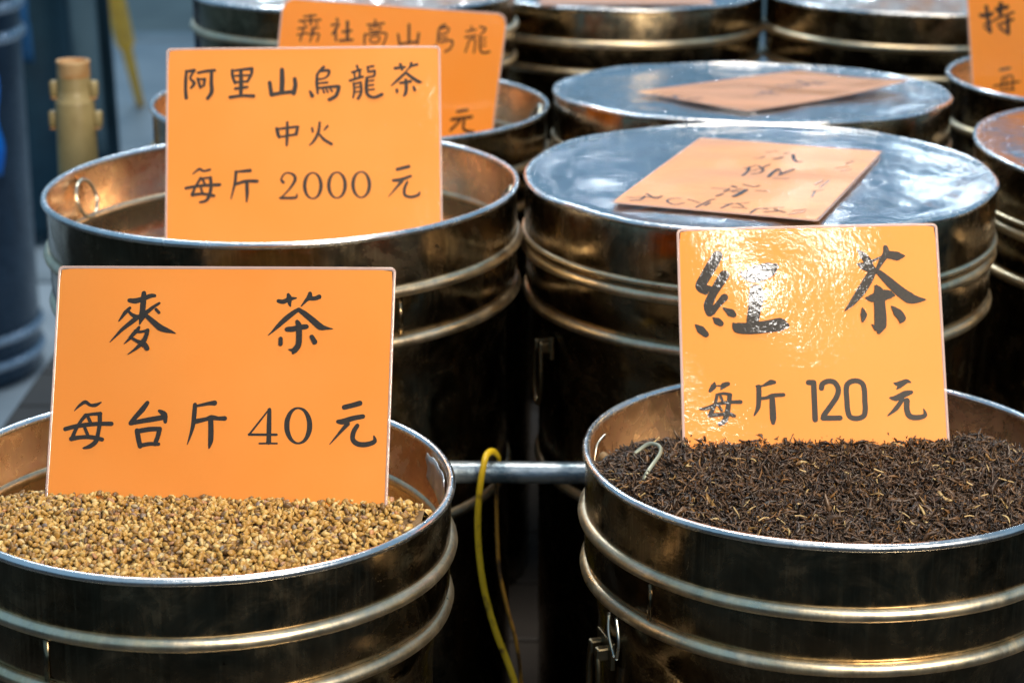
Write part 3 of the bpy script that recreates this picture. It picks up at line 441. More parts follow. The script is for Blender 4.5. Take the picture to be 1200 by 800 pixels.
# ------------------------------------------------------------------ barrels
def frame(key):
    c, r, sl, h, b, lid = BAR[key]
    Rm = Matrix.Rotation(R(-sl[0]), 4, 'Y') @ Matrix.Rotation(R(sl[1]), 4, 'X')
    return c, Rm
LBL = {
 'A': 'steel barrel filled with roasted barley, nearest on the left',
 'B': 'steel barrel filled with dark loose black tea, front right',
 'C': 'open steel barrel with copper reflections inside, holding the 2000 card',
 'D': 'closed steel barrel directly behind the black tea barrel',
 'E': 'closed steel barrel in the third row, behind the nearer closed one',
 'F': 'open steel barrel behind the one with the 2000 card',
 'G': 'open steel barrel at the right edge with a card leaning inside it',
 'H': 'closed steel barrel at the right edge, half out of the frame',
 'I': 'steel barrel at the top left of the back row, with plastic wrap on top',
 'J': 'closed steel barrel in the middle of the back row',
 'K': 'steel barrel at the right of the back row, heaped with clear plastic bags'}
def ringmesh(rc, zc, tr, tz, seg=144, wob=None, n=14):
    return lathe([(rc+tr*math.cos(2*math.pi*i/n), zc+tz*math.sin(2*math.pi*i/n)) for i in range(n)], seg, wob, True)
ROOT = {}
for key, (c, r, sl, h, bz, lid) in BAR.items():
    _, Rm = frame(key)
    root = empty('steel_barrel', c - (Rm @ Vector((0, 0, h))), Rm.to_euler()); ROOT[key] = root
    tag(root, LBL[key], 'barrel', 'steel tea barrels on the stall')
    sd = ord(key)
    def wob(a, i, z, sd=sd):
        return .0007*math.sin(3*a+sd)+.0005*math.sin(5*a+sd*2.1+z*9)+.0006*noise.noise(Vector((math.cos(a)*3, math.sin(a)*3, z*8+sd)))
    rt = r-.0036; rl = r-.016
    prof = [(0, .006), (rl-.006, .006), (rl, .012), (rl, h-bz[1]-.045), (rl+.002, h-bz[1]-.03), (rt-.003, h-bz[1]-.006)]
    prof += [(rt-.003, h-bz[1]+.006), (rt, h-bz[1]+.012), (rt, h-bz[0]-.01), (rt, h-bz[0]+.01), (rt, h-.006), (rt, h-.002)]
    inn = [(rt-.002, h-.002), (rt-.002, h-bz[0]+.013), (rt-.0045, h-bz[0]+.007), (rt-.0045, h-bz[0]-.007), (rt-.002, h-bz[0]-.013),
           (rt-.002, h-bz[1]+.013), (rt-.006, h-bz[1]+.006), (rt-.006, h-bz[1]-.008), (rl-.004, h-bz[1]-.04), (rl-.004, .02), (rl-.02, .012), (0, .012)]
    def dense(p):
        out = []
        for a, b_ in zip(p, p[1:]):
            n = max(1, int(abs(b_[1]-a[1])/.03)); out += [(a[0]+(b_[0]-a[0])*t/n, a[1]+(b_[1]-a[1])*t/n) for t in range(n)]
        return out+[p[-1]]
    v, f = lathe(dense(prof), 144, wob); link('body', mesh(v, f), M_BODY, root)
    v, f = lathe(dense(inn), 144, wob); link('inner_wall', mesh(v, f), M_IN_REFLECT, root)
    if not lid:
        v, f = ringmesh(r-.0034, h-.0032, .0033, .0034, 144, lambda a, i, z, w=wob: w(a, i, 0)); link('rim', mesh(v, f), M_RIM, root)
    for k, b_ in enumerate(bz):
        v, f = ringmesh(rt-.0006-.002*k, h-b_, .0062, .0060, 144, wob); link('band', mesh(v, f), M_BAND, root)
    if key in 'ABCD':
        v, f = ringmesh(rl-.0006, h-.30, .005, .006, 144, wob); link('band', mesh(v, f), M_BAND, root)
    # vertical seam
    a = {'A': -2.0, 'B': -2.45, 'C': -1.0}.get(key, -2.6+sd)
    bm = bmesh.new(); bm_box(bm, (0, 0, 0), (.0012, .004, (bz[1]-bz[0])-.014))
    bmesh.ops.transform(bm, matrix=Matrix.Rotation(a, 4, 'Z') @ Matrix.Translation((rt+.0004, 0, h-(bz[0]+bz[1])/2)), verts=bm.verts)
    link('seam', bm_mesh(bm), M_BODY, root)

# lids: pressed plates with a skirt that hangs over the barrel
LIDL = {'D': 'dented round steel lid of the barrel behind the black tea, orange card lying on it',
        'E': 'round steel lid in the third row, an orange card with a curled corner on it',
        'H': 'round steel lid at the right edge, partly out of the frame',
        'J': 'round steel lid in the middle of the back row, half hidden under an orange card'}
for key in 'DEHJ':
    c, r, sl, h, bz, _ = BAR[key]; _, Rm = frame(key)
    lo = empty('barrel_lid', c, Rm.to_euler()); tag(lo, LIDL[key], 'lid', 'round steel lids on the closed barrels')
    sd = ord(key)
    v, f = [], []
    nr, na = 26, 144
    def lw(a): return 1+.0030*math.sin(4*a+sd)+.0022*math.sin(7*a+sd*1.7)+.0015*math.sin(13*a+sd)
    for i in range(nr+1):
        q = i/nr; rad = (r-.004)*q
        for k in range(na):
            a = 2*math.pi*k/na
            z = -.0016+.0016*noise.noise(Vector((rad*math.cos(a)*11, rad*math.sin(a)*11, sd)))*(1 if q < .93 else 0)
            z += -.0012*math.exp(-((q-.9)/.03)**2)
            if q > .97: z = -.0006
            v.append((rad*lw(a)*math.cos(a), rad*lw(a)*math.sin(a), min(z, -.0002)))
    for i in range(nr):
        for k in range(na): k2 = (k+1) % na; f.append((i*na+k, (i+1)*na+k, (i+1)*na+k2, i*na+k2))
    link('lid_plate', mesh(v, f), M_LID, lo)
    dz = lambda a: .0007*math.sin(9*a+sd)+.0006*noise.noise(Vector((math.cos(a)*9, math.sin(a)*9, sd)))
    v, f = ringmesh(r-.004, -.0022, .0036, .0030, 144, lambda a, i, z: (lw(a)-1)*r)
    v = [(x, y, z+dz(math.atan2(y, x))) for x, y, z in v]
    link('rolled_edge', mesh(v, f), M_RIM, lo)
    v, f = lathe([(r-.0035, -.004), (r-.0022, -.012), (r-.0018, -.035), (r-.0015, -.0555)], 144, lambda a, i, z: (lw(a)-1)*r*max(0, 1+z*18))
    link('skirt', mesh(v, f), M_BODY, lo)
    v, f = ringmesh(r-.0015, -.0575, .0034, .0030, 144); link('skirt_lip', mesh(v, f), M_BAND, lo)

# ------------------------------------------------------------------ fittings on the barrels
def child_tube(nm, key, pts, rad, mat=M_WIRE, seg=10, closed=False, sub=6, par=None):
    _, Rm = frame(key); inv = (Matrix.Translation(ROOT[key].location) @ Rm).inverted()
    v, f = tube([inv @ Vector(p) for p in pts], rad, seg, closed, sub=sub); return link(nm, mesh(v, f), mat, par or ROOT[key])
def on_wall(key, ang, dr, dz):    # world point on the wall at angle ang, dr outside the wall radius, dz below the rim
    c, r, *_ = BAR[key]; return Vector((c.x+(r+dr)*math.cos(ang), c.y+(r+dr)*math.sin(ang), c.z-dz))
# bail handles (bracket, bail) outside
def bail(key, ang, dz, L=.085, W=.030):
    a = on_wall(key, ang, -.014, dz); t = Vector((-math.sin(ang), math.cos(ang), 0)); o = Vector((math.cos(ang), math.sin(ang), 0))
    bm = bmesh.new(); rot = Matrix.Rotation(ang, 3, 'Z')
    bm_box(bm, a+o*.002, (.004, W+.012, .024), rot, .001); bm_box(bm, a+o*.008+t*(W*.35), (.012, .007, .012), rot, .002); bm_box(bm, a+o*.008-t*(W*.35), (.012, .007, .012), rot, .002)
    me = bm_mesh(bm); _, Rm = frame(key); me.transform((Matrix.Translation(ROOT[key].location) @ Rm).inverted()); hb = link('handle_bracket', me, M_OLDWIRE, ROOT[key], False)
    q = a+o*.012
    child_tube('bail_handle', key, [q+t*W*.35, q+t*W*.5-Vector((0, 0, .02)), q+t*W*.45-Vector((0, 0, L*.75)), q-Vector((0, 0, L)), q-t*W*.45-Vector((0, 0, L*.75)), q-t*W*.5-Vector((0, 0, .02)), q-t*W*.35], .0026, M_OLDWIRE, sub=8, par=hb)
bail('B', R(197), .150, .10, .022); bail('D', R(200), .160, .060, .018)
# latch strap and lever by the front right bail
child_tube('latch_wire', 'B', [on_wall('B', R(207), .002, .102), on_wall('B', R(208), .004, .118), on_wall('B', R(210), .003, .135)], .0014)
child_tube('latch_wire', 'B', [on_wall('B', R(210), .002, .102), on_wall('B', R(212), .004, .118), on_wall('B', R(211), .003, .135)], .0014)
# wire rings inside the open barrels
c, r, *_ = BAR['C']
def ring_in(key, ang, dz, rad, wr, lean=.25, dr=-.016):
    c0 = on_wall(key, ang, dr, dz); t = Vector((-math.sin(ang), math.cos(ang), 0)); u = (Vector((0, 0, 1))+Vector((math.cos(ang), math.sin(ang), 0))*lean).normalized()
    child_tube('wire_ring', key, [c0+rad*(t*math.cos(a)*1.0+u*math.sin(a)) for a in [2*math.pi*i/12 for i in range(12)]], wr, closed=True)
ring_in('C', R(163), .034, .0195, .0019); ring_in('C', R(2), .020, .016, .0019, .5)
ring_in('F', R(8), .030, .020, .003, .4)
M_OLDWIRE2 = simple('greenish_wire', (.34, .37, .30), .45, (.22, .24, .18), 60, metal=.4)
# soldered patch inside the barley barrel, wire hook in the tea barrel
v = []; f = []
c, r, *_ = BAR['A']
for j in range(5):
    for i in range(9):
        a = R(24)-R(20)*i/8+R(.8)*math.sin(j*2+i); rr = r-.0082-.0004*math.sin(i*1.7+j)
        v.append((c.x+rr*math.cos(a), c.y+rr*math.sin(a), c.z-.006-.008*j*(1-.35*abs(i-4)/4)-.0012*math.sin(i*2.1)+math.tan(R(-1.4))*(rr*math.cos(a))))
for j in range(4):
    for i in range(8): f.append((j*9+i, j*9+i+1, j*9+i+10, j*9+i+9))
me = mesh(v, f); _, Rm = frame('A'); me.transform((Matrix.Translation(ROOT['A'].location) @ Rm).inverted())
o = link('silver_tape_patch', me, simple('silver_tape', (.72, .76, .78), .3, (.45, .48, .5), 60, .8, 120, metal=.8), ROOT['A']); md = o.modifiers.new('t', 'SOLIDIFY'); md.thickness = .0012
c, r, *_ = BAR['B']
child_tube('wire_hook', 'B', [(c.x-.157, c.y-.070, c.z-.012), (c.x-.150, c.y-.066, c.z+.004), (c.x-.139, c.y-.045, c.z+.0115), (c.x-.139, c.y-.028, c.z+.012), (c.x-.147, c.y-.020, c.z+.010), (c.x-.158, c.y-.022, c.z+.002)], .0016, M_OLDWIRE2)
child_tube('wire_hook', 'B', [(c.x-.187, c.y+.012, c.z-.020), (c.x-.185, c.y+.02, c.z-.006), (c.x-.178, c.y+.03, c.z+.0)], .0009)
bm = bmesh.new(); bm_box(bm, (c.x-.180, c.y+.002, c.z-.012), (.008, .011, .014), Matrix.Rotation(.5, 3, 'Z') @ Matrix.Rotation(.3, 3, 'X'), .004)
tag(link('broken_chip', bm_mesh(bm), simple('pale_chip', (.30, .20, .09), .7, (.2, .12, .05), 80)), 'small pale chip lying on the black tea at the left rim of its barrel', 'chip')

# ------------------------------------------------------------------ cards
def card_matrix(k):
    s = SIGNS[k]; M = Matrix(s['mat']).to_4x4(); B = Vector(s['base'])
    return Matrix.Translation(B) @ M
CARD_TXT = {
 'A': ('orange laminated card lettered 40, standing in the roasted barley', 'price card', .014, (.0016, 0)),
 'B': ('glossy orange laminated card lettered 120 with glare, standing in the black tea', 'price card', .03, (.0022, 0)),
 'C': ('orange laminated card lettered 2000, standing in the open barrel on the left', 'price card', .085, (.001, 0)),
 'D': ('orange card lying on the dented lid behind the black tea, lettering turned away', 'price card', 0, (0, 0)),
 'E': ('curled orange card lying on the lid in the third row', 'price card', 0, (0, .010)),
 'F': ('orange card partly hidden behind the 2000 card, round top corners', 'price card', .06, (.001, 0)),
 'G': ('orange card leaning in the barrel at the top right corner', 'price card', .06, (.001, 0))}
def make_card(k, W, Hh, chars, Mw, ext=0, bow=(0, 0), label='', ink=True):
    root = empty('price_card', (0, 0, 0)); root.matrix_world = Mw
    tag(root, label, 'price card', 'orange price cards')
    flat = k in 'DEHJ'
    lift = .0022 if flat else 0
    def yy(u, v_): # bend of the card, towards the viewer is -y
        x = u/(W/2); t = v_/Hh
        b = -bow[0]*(1-x*x)*t
        if bow[1]: b += -bow[1]*max(0, x*.5+t-.75)**2*1.6
        b += -.0005*math.sin(x*4+t*5)*(0 if flat else 1)
        return b-lift
    m = .0020; rc = .0042 if k != 'F' else .014
    # paper slab with rounded corners
    def outline(x0, x1, z0, z1, rc, n=5):
        pts = []
        for cx, cz, a0 in ((x1-rc, z1-rc, 0), (x0+rc, z1-rc, 90), (x0+rc, z0+rc, 180), (x1-rc, z0+rc, 270)):
            for i in range(n+1):
                a = R(a0+90*i/n); pts.append((cx+rc*math.cos(a), cz+rc*math.sin(a)))
        return pts
    def sheet(x0, x1, z0, z1, th, nx=24, nz=14):
        v, f = [], []
        for s in (-1, 1):
            for j in range(nz+1):
                for i in range(nx+1):
                    x = x0+(x1-x0)*i/nx; z = z0+(z1-z0)*j/nz
                    cut = .0012 if k != 'F' else .004
                    if i in (0, nx) and j in (0, nz): x -= math.copysign(cut, x); z += cut if j == 0 else -cut
                    v.append((x, yy(x, z)+s*th/2, z))
        n1 = (nx+1)*(nz+1)
        for j in range(nz):
            for i in range(nx):
                a = j*(nx+1)+i; f.append((a, a+1, a+nx+2, a+nx+1)); f.append((n1+a, n1+a+nx+1, n1+a+nx+2, n1+a+1))
        ring = [i for i in range(nx+1)]+[j*(nx+1)+nx for j in range(1, nz+1)]+[nz*(nx+1)+i for i in range(nx-1, -1, -1)]+[j*(nx+1) for j in range(nz-1, 0, -1)]
        for a, b_ in zip(ring, ring[1:]+ring[:1]): f.append((a, a+n1, b_+n1, b_))
        return v, f
    v, f = sheet(-W/2+m, W/2-m, -ext+m, Hh-m, .0007); link('paper', mesh(v, f), M_CARD_GLARE if flat else M_CARD, root, False)
    # laminate border ring around the paper
    po = outline(-W/2, W/2, -ext, Hh, rc); pi = outline(-W/2+m+.0003, W/2-m-.0003, -ext+m+.0003, Hh-m-.0003, max(.0016, rc-m))
    def densify(p, q):
        a, b_ = [], []
        for i in range(len(p)):
            j = (i+1) % len(p); n = max(1, int(math.dist(p[i], p[j])/.012))
            for t in range(n): a.append((p[i][0]+(p[j][0]-p[i][0])*t/n, p[i][1]+(p[j][1]-p[i][1])*t/n)); b_.append((q[i][0]+(q[j][0]-q[i][0])*t/n, q[i][1]+(q[j][1]-q[i][1])*t/n))
        return a, b_
    po, pi = densify(po, pi); n = len(po); v, f = [], []
    for s in (-1, 1):
        for q in (po, pi): v += [(x, yy(x, z)+s*.00042, z) for x, z in q]
    for i in range(n):
        j = (i+1) % n
        f += [(i, j, n+j, n+i), (2*n+i, 3*n+i, 3*n+j, 2*n+j), (i, 2*n+i, 2*n+j, j), (n+i, n+j, 3*n+j, 3*n+i)]
    link('laminate_edge', mesh(v, f), M_FILM, root)
    for ch in chars:
        v, f = [], []; lay = 0
        for st in ch:
            P = [Vector((a, b_, w_)) for a, b_, w_ in st]; n = len(P); pts = []
            closed = n > 4 and (P[0].xy-P[-1].xy).length < .2
            sub = 2 if n > 14 else 6
            for i in range(n-1):
                a_ = P[max(i-1, 0)] if not closed else P[(i-1) % (n-1)]
                b0, c0 = P[i], P[i+1]; d0 = P[min(i+2, n-1)] if not closed else P[(i+2) % (n-1)]
                for s in range(sub):
                    t = s/sub; q = .5*((2*b0)+(c0-a_)*t+(2*a_-5*b0+4*c0-d0)*t*t+(3*b0-3*c0+d0-a_)*t**3)
                    q.z = max(.15, b0.z*(1-t)+c0.z*t); pts.append(q)
            pts.append(P[-1]); m_ = len(pts)
            base = len(v)
            yo = -(.00042+.00002*lay)
            for i, q in enumerate(pts):
                T_ = (pts[min(i+1, m_-1)].xy-pts[max(i-1, 0)].xy)
                if closed and i in (0, m_-1): T_ = pts[1].xy-pts[-2].xy
                T_ = T_.normalized() if T_.length > 1e-6 else Vector((1, 0)); nn = Vector((-T_.y, T_.x))*q.z/2
                for sg in (-1, 1):
                    x, z = (q.x+sg*nn.x)/1000, (q.y+sg*nn.y)/1000
                    v.append((x, yy(x, z)+yo-i*2e-6/3, z))
            for i in range(m_-1): f.append((base+2*i, base+2*i+1, base+2*i+3, base+2*i+2))
            lay += 1
            # round ends and joints
            joints = [] if closed else [P[0], P[-1]]+[p for p in P[1:-1] if n <= 14]
            for q in joints:
                yo = -(.00042+.00002*lay); lay += 1; b0 = len(v); k_ = 14
                for s in range(k_):
                    x = (q.x+q.z/2*.98*math.cos(2*math.pi*s/k_))/1000; z = (q.y+q.z/2*.98*math.sin(2*math.pi*s/k_))/1000
                    v.append((x, yy(x, z)+yo, z))
                f.append(tuple(range(b0, b0+k_)))
        me = mesh(v, f); bmm = bmesh.new(); bmm.from_mesh(me)
        for fc in bmm.faces:
            if fc.normal.y > 0: fc.normal_flip()
        bmm.to_mesh(me); bmm.free()
        link('character', me, M_INK, root, False)
    return root
for k in 'ABCFG':
    lb, ct, ext, bow = CARD_TXT[k]; s = SIGNS[k]
    make_card(k, s['w'], s['h'], s['chars'], card_matrix(k), ext, bow, lb)
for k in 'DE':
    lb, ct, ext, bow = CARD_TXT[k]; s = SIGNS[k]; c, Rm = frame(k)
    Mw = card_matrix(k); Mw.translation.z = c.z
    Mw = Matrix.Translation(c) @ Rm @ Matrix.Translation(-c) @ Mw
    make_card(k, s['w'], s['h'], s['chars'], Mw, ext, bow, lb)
# card on the lid in the middle of the back row
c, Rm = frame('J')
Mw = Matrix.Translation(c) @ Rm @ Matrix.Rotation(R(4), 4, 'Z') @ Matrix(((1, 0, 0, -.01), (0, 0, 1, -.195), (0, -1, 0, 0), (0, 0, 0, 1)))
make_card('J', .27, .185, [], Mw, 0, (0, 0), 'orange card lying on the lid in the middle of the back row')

# ------------------------------------------------------------------ heaps
def crest(k):
    s = SIGNS[k]; B = s['base']; m_ = s['mat']; sl = m_[1][0]/m_[0][0]
    return B, sl
def surf(key, x, y, back=.72, drop=.11, ls=.0, crown=0.0):
    """height of the heap at world x, y"""
    B, sl = crest(key); c, Rm = frame(key); r = BAR[key][1]
    y0 = B[1]+sl*(x-B[0])+.006
    tx, ty = math.tan(R(BAR[key][2][0])), math.tan(R(BAR[key][2][1]))
    rimz = c.z+tx*(x-c.x)+ty*(y-c.y)
    zc = B[2]-.0015+(SIGNS[key]['mat'][2][0]/SIGNS[key]['mat'][0][0]+ls)*(x-B[0])
    d = math.hypot(x-c.x, y-c.y)/r
    yf = c.y-math.sqrt(max(1e-6, (r*.96)**2-(x-c.x)**2))  # front edge
    edge = c.z+tx*(x-c.x)+ty*(yf-c.y)-.0055
    side = max(0, abs(x-B[0])-.12)
    zc2 = zc-side*side*(3.0 if key == 'A' else 7.0)-(.0015 if key == 'B' else 0)
    if y < y0:
        t = (y-yf)/max(.02, (y0-yf)); t = min(1, max(0, t)); t2 = t**.8
        z = edge*(1-t2)+zc2*t2+crown*math.sin(math.pi*t)
    else:
        z = max(zc2-(y-y0)*back, zc2-drop)
    kn = 1 if key == 'A' else 1.7
    z += kn*(.0016*noise.noise(Vector((x*28, y*28, ord(key))))+.0012*noise.noise(Vector((x*75, y*75, ord(key)))))
    return z
def base_sheet(key, **kw):
    c, r = BAR[key][0], BAR[key][1]*.968; v, f = [(c.x, c.y, surf(key, c.x, c.y, **kw)-.004)], []
    nr, na = 40, 96
    for i in range(1, nr+1):
        for k in range(na):
            a = 2*math.pi*k/na; x = c.x+r*i/nr*math.cos(a); y = c.y+r*i/nr*math.sin(a); v.append((x, y, surf(key, x, y, **kw)-.004))
    for k in range(na): f.append((0, 1+k, 1+(k+1) % na))
    for i in range(nr-1):
        for k in range(na): k2 = (k+1) % na; f.append((1+i*na+k, 1+(i+1)*na+k, 1+(i+1)*na+k2, 1+i*na+k2))
    return v, f
def rand_rot(n, tilt):
    """random rotation matrices with the long axis near the horizontal"""
    az = rng.uniform(0, 2*np.pi, n); el = rng.normal(0, tilt, n); ro = rng.uniform(0, 2*np.pi, n)
    ca, sa, ce, se, cr, sr = np.cos(az), np.sin(az), np.cos(el), np.sin(el), np.cos(ro), np.sin(ro)
    X = np.stack([ca*ce, sa*ce, se], 1)
    Yh = np.stack([-sa, ca, 0*sa], 1); Zh = np.cross(X, Yh)
    Y = Yh*cr[:, None]+Zh*sr[:, None]; Z = np.cross(X, Y)
    return np.stack([X, Y, Z], 2)
def scatter(key, n, lim, ntop, **kw):
    c, r = BAR[key][0], BAR[key][1]*lim; pts = []
    B, sl = crest(key)
    while len(pts) < n:
        a = random.uniform(0, 2*math.pi); q = r*math.sqrt(random.random()); x, y = c.x+q*math.cos(a), c.y+q*math.sin(a)
        if y > B[1]+sl*(x-B[0])+.03 and random.random() < .45: continue
        pts.append((x, y, surf(key, x, y, **kw)))
    return np.array(pts)
def fast_mesh(V, F, name):
    me = bpy.data.meshes.new(name); nv, nf = len(V), len(F); k = F.shape[1]
    me.vertices.add(nv); me.vertices.foreach_set('co', V.astype(np.float32).ravel())
    me.loops.add(nf*k); me.loops.foreach_set('vertex_index', F.astype(np.int32).ravel())
    me.polygons.add(nf); me.polygons.foreach_set('loop_start', np.arange(0, nf*k, k, dtype=np.int32))
    me.update(calc_edges=True); me.validate(); return me
def instances(tv, tf, pts, Rot, sca, name):
    n = len(pts); m_ = len(tv)
    V = np.einsum('nij,nmj->nmi', Rot, tv[None]*sca[:, None, :] if tv.ndim == 2 else tv*sca[:, None, :])+pts[:, None, :]
    F = (tf[None]+np.arange(n)[:, None, None]*m_).reshape(-1, tf.shape[1])
    return V.reshape(-1, 3), F
# barley grain: pointed oval with a crease
def grain_template():
    rings, seg = 6, 8; v = []; f = []
    for i in range(rings+1):
        t = i/rings; x = -1+2*t; rr = max(.05, math.sin(math.pi*t)**.75)*(1-.12*x)
        for s in range(seg):
            a = 2*math.pi*s/seg; k = 1-.26*(s == 2)*math.sin(math.pi*t)
            v.append((x, rr*k*math.cos(a), rr*k*math.sin(a)*.8))
    for i in range(rings):
        for s in range(seg): s2 = (s+1) % seg; f.append((i*seg+s, (i+1)*seg+s, (i+1)*seg+s2, i*seg+s2))
    f.append(tuple(range(0, 4))); f.append((0, 3, 4, 7)); f.append((4, 5, 6, 7))
    e = rings*seg; f.append((e, e+3, e+2, e+1)); f.append((e, e+7, e+4, e+3)); f.append((e+4, e+7, e+6, e+5))
    return np.array(v), np.array(f)
kwA = dict(ls=0.0, crown=.002)
tv, tf = grain_template()
NA = 13000
pts = scatter('A', NA, .958, 0, **kwA); pts[:, 2] += rng.uniform(-.0035, .0018, NA)
L = rng.normal(1, .13, NA).clip(.65, 1.4)
sca = np.stack([.0030*L, .0019*L*rng.uniform(.85, 1.15, NA), .0019*L*rng.uniform(.85, 1.1, NA)], 1)
V, F = instances(tv, tf, pts, rand_rot(NA, .55), sca, 'barley')
M_BARLEY = island('barley_grain', [(0, (.045, .028, .018)), (.06, (.14, .08, .03)), (.20, (.32, .17, .035)), (.42, (.44, .25, .055)), (.7, (.53, .34, .09)), (.90, (.70, .54, .24)), (.95, (.16, .15, .15)), (1, (.48, .22, .09))], .42)
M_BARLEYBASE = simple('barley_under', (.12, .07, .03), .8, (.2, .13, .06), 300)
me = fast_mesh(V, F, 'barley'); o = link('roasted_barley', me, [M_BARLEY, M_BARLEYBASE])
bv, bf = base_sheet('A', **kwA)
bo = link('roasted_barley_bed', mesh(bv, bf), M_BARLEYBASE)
def join_into(o, bo, slot):      # bed and grains are one heap
    bm = bmesh.new(); bm.from_mesh(o.data); n0 = len(bm.faces); bm.from_mesh(bo.data); bm.faces.ensure_lookup_table()
    for fc in bm.faces[n0:]: fc.material_index = slot; fc.smooth = True
    bm.to_mesh(o.data); bm.free(); me = bo.data; bpy.data.objects.remove(bo); bpy.data.meshes.remove(me)
join_into(o, bo, 1)
tag(o, 'heap of tan roasted barley grains filling the front left barrel', 'barley', kind='stuff')

# black tea: short twisted slivers
def sliver_templates(k):
    out = []
    for q in range(k):
        rs = random.Random(q*7+3); v = []; f = []; n = 5
        bend = rs.uniform(-1.1, 1.1); tw = rs.uniform(-2.5, 2.5); kink = rs.uniform(-.5, .5)
        for i in range(n+1):
            t = i/n; x = (t-.5)*2; yb = bend*(x*x-.4)*.35+kink*math.sin(t*6)*.12; zb = .18*math.sin(x*2+q)
            w_ = (.3+.9*math.sin(math.pi*(t*.86+.07)))*rs.uniform(.7, 1.3)
            for s in range(3):
                a = 2*math.pi*s/3+tw*t; v.append((x, yb+.17*w_*math.cos(a), zb+.10*w_*math.sin(a)))
        for i in range(n):
            for s in range(3): s2 = (s+1) % 3; f.append((i*3+s, (i+1)*3+s, (i+1)*3+s2, i*3+s2))
        f.append((0, 1, 2, 2)); f.append((n*3, n*3+2, n*3+1, n*3+1))
        out.append((np.array(v), np.array(f)))
    return out
kwB = dict(ls=-.004, crown=.002, back=.6)
VV, FF = [], []; off = 0
tm = sliver_templates(10)
for q, (tv, tf) in enumerate(tm):
    tf = tf[:-2]       # open ends are too thin to see
    n = 3200
    pts = scatter('B', n, .945, 0, **kwB); pts[:, 2] += rng.uniform(-.006, .0028, n)
    L = rng.lognormal(0, .50, n).clip(.35, 3.0)
    sca = np.stack([.0028*L, .0040*L**.4, .0052*L**.4], 1)
    big = rng.random(n) < .05; sca[big] *= np.array([1.25, 2.3, 2.3])
    V, F = instances(tv, tf, pts, rand_rot(n, .6), sca, 't'); VV.append(V); FF.append(F+off); off += len(V)
M_TEA = island('tea_leaf', [(0, (.010, .006, .004)), (.25, (.034, .018, .010)), (.5, (.070, .040, .023)), (.74, (.115, .070, .042)), (.92, (.14, .070, .028)), (.965, (.24, .11, .028)), (.985, (.30, .17, .05)), (1, (.55, .42, .20))], .40, bscale=500)
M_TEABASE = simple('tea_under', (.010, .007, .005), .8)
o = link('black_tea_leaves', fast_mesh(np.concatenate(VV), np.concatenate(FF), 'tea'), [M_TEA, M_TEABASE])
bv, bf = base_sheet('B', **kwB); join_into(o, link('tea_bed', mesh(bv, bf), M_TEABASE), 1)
tag(o, 'heap of dark brown twisted black tea leaves in the front right barrel', 'tea leaves', kind='stuff')
# pale stalks lying on the tea
M_STALK = simple('straw_stalk', (.58, .42, .20), .5, (.4, .26, .1), 200)
vv, ff = [], []
for i in range(34):
    c = BAR['B'][0]; x, y = c.x+random.uniform(-.17, .17), c.y+random.uniform(-.17, .0)
    if math.hypot(x-c.x, y-c.y) > .175: continue
    z = surf('B', x, y, **kwB)+.0024; a = random.uniform(0, math.pi); l = random.uniform(.002, .0062)
    v, f = tube([(x-l*math.cos(a), y-l*math.sin(a), z-.0005), (x, y, z+.0004), (x+l*math.cos(a), y+l*math.sin(a), z+random.uniform(-.001, .002))], .0005, 5, sub=2)
    n0 = len(vv); vv += v; ff += [tuple(q+n0 for q in g) for g in f]
tag(link('tea_stalks', mesh(vv, ff), M_STALK), 'pale straw-coloured stalk bits strewn over the black tea', 'stalks', kind='stuff')

# dark contents low in the open barrels further back
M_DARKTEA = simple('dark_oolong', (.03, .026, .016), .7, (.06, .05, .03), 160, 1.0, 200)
CT = {'C': 'dark oolong tea low inside the barrel with the 2000 card', 'F': 'dark oolong tea low inside the barrel behind the 2000 card',
      'G': 'dark tea low inside the open barrel at the right edge'}
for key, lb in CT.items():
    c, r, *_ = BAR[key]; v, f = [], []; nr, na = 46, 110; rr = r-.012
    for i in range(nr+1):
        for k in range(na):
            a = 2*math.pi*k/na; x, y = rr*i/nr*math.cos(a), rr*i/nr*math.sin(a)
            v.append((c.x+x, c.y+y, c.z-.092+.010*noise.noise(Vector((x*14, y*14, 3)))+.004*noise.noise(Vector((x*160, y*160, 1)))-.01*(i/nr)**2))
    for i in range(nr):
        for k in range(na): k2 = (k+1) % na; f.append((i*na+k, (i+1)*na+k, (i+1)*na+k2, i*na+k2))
    tag(link('oolong_tea', mesh(v, f), M_DARKTEA, None, False), lb, 'tea leaves', kind='stuff')

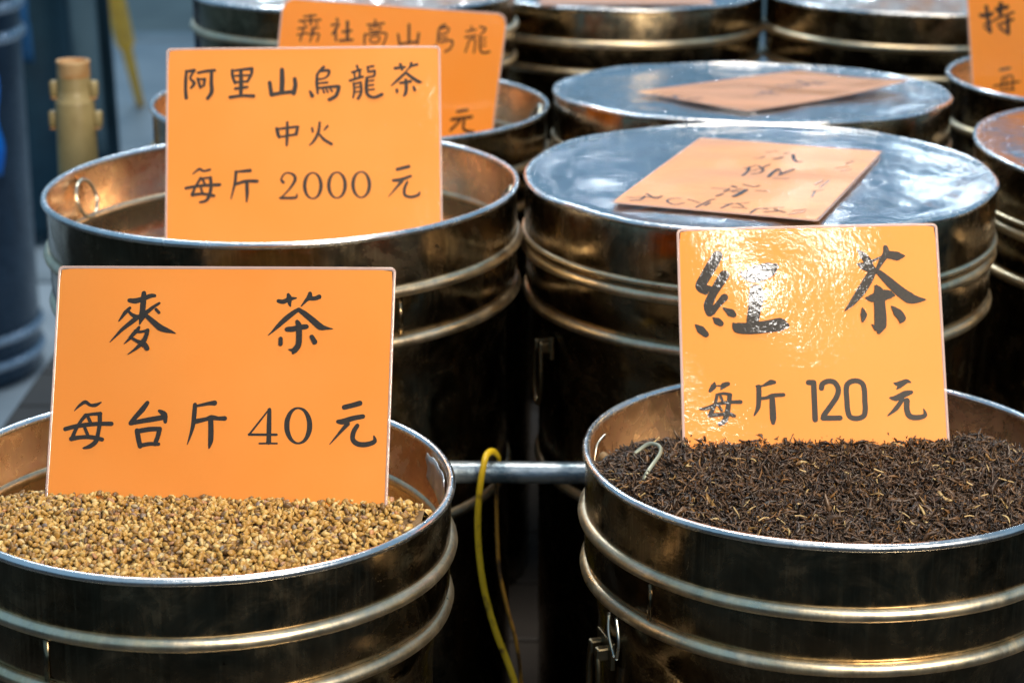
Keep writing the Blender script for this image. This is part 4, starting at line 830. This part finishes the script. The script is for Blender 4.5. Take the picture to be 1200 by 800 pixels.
# crumpled clear plastic bags on the back barrels
m, nt, b = new_mat('clear_plastic')
b.inputs['Base Color'].default_value = (.62, .68, .74, 1); b.inputs['Roughness'].default_value = .12; b.inputs['Transmission Weight'].default_value = .35
b.inputs['Coat Weight'].default_value = 1; b.inputs['IOR'].default_value = 1.45
cc = mixc(nt, ramp(nt, noise_tex(nt, coords(nt), 9, 3), [(.45, 0), (.62, 1)]), (.78, .86, .94), (.80, .52, .38)); nt.links.new(cc, b.inputs['Base Color'])
nt.links.new(bump(nt, noise_tex(nt, coords(nt), 48, 5, .65, 1.2), 1, .02), b.inputs['Normal'])
M_PLASTIC = m
for key, lb in (('K', 'crumpled clear plastic bags heaped in the back right barrel'), ('I', 'crumpled clear plastic wrap covering the back left barrel')):
    c, r, *_ = BAR[key]; v, f = [], []; nr, na = 34, 120; rr = r-.010
    for i in range(nr+1):
        q = i/nr
        for k in range(na):
            a = 2*math.pi*k/na; x, y = rr*q*math.cos(a), rr*q*math.sin(a)
            p = Vector((x*16, y*16, ord(key)))
            z = .034*(1-q**3)+.020*abs(noise.noise(p))*(1-q**6)+.009*noise.noise(p*3)*(1-q**6)-.004
            v.append((c.x+x, c.y+y, c.z+z))
    for i in range(nr):
        for k in range(na): k2 = (k+1) % na; f.append((i*na+k, (i+1)*na+k, (i+1)*na+k2, i*na+k2))
    tag(link('plastic_bag', mesh(v, f), M_PLASTIC), lb, 'plastic bag')

# ------------------------------------------------------------------ yellow cord over the rail
M_CORD = simple('yellow_rope', (.62, .42, .012), .42, (.10, .05, .01), 60, .3, 200, amt=(.56, .70))
def pt(px, py, y):      # point seen at photo pixel (px, py) at forward distance y
    p = R(17.375); X = (px-600); Yp = (py-400)
    d = Vector((X, 2362.3*math.cos(p)-Yp*math.sin(p), -2362.3*math.sin(p)-Yp*math.cos(p)))
    return Vector((0, 0, H))+d*(y/d.y)
cp = [pt(586, 556, yr+.022), pt(586, 543, yr+.020), pt(584, 534, yr+.012), pt(578, 529, yr+.002), pt(571, 533, yr-.012), pt(567, 548, yr-.017), pt(563, 575, yr-.019),
      pt(561, 610, yr-.02), pt(563, 650, yr-.024), pt(570, 695, yr-.03), pt(583, 740, yr-.036), pt(597, 775, yr-.04), pt(608, 808, yr-.045), pt(620, 860, yr-.05), pt(628, 930, yr-.05)]
v, f = tube(cp, [.0024]*2+[.0030]+[.0034]*12, 10, sub=6, flat=.75)
tag(link('yellow_rope', mesh(v, f), M_CORD), 'bright yellow cord looped over the grey rail between the front barrels', 'rope')
cp = [pt(584, 552, yr+.019), pt(583, 585, yr+.021), pt(584, 630, yr+.018), pt(587, 670, yr+.012), pt(597, 715, yr+.005), pt(607, 752, yr), pt(613, 800, yr), pt(616, 880, yr)]
v, f = tube(cp, .0031, 8, sub=6, flat=.6)
tag(link('amber_rope', mesh(v, f), simple('amber_rope', (.42, .20, .02), .5, (.06, .03, .01), 60, amt=(.48, .62))), 'thinner amber cord hanging behind the yellow one', 'cord')
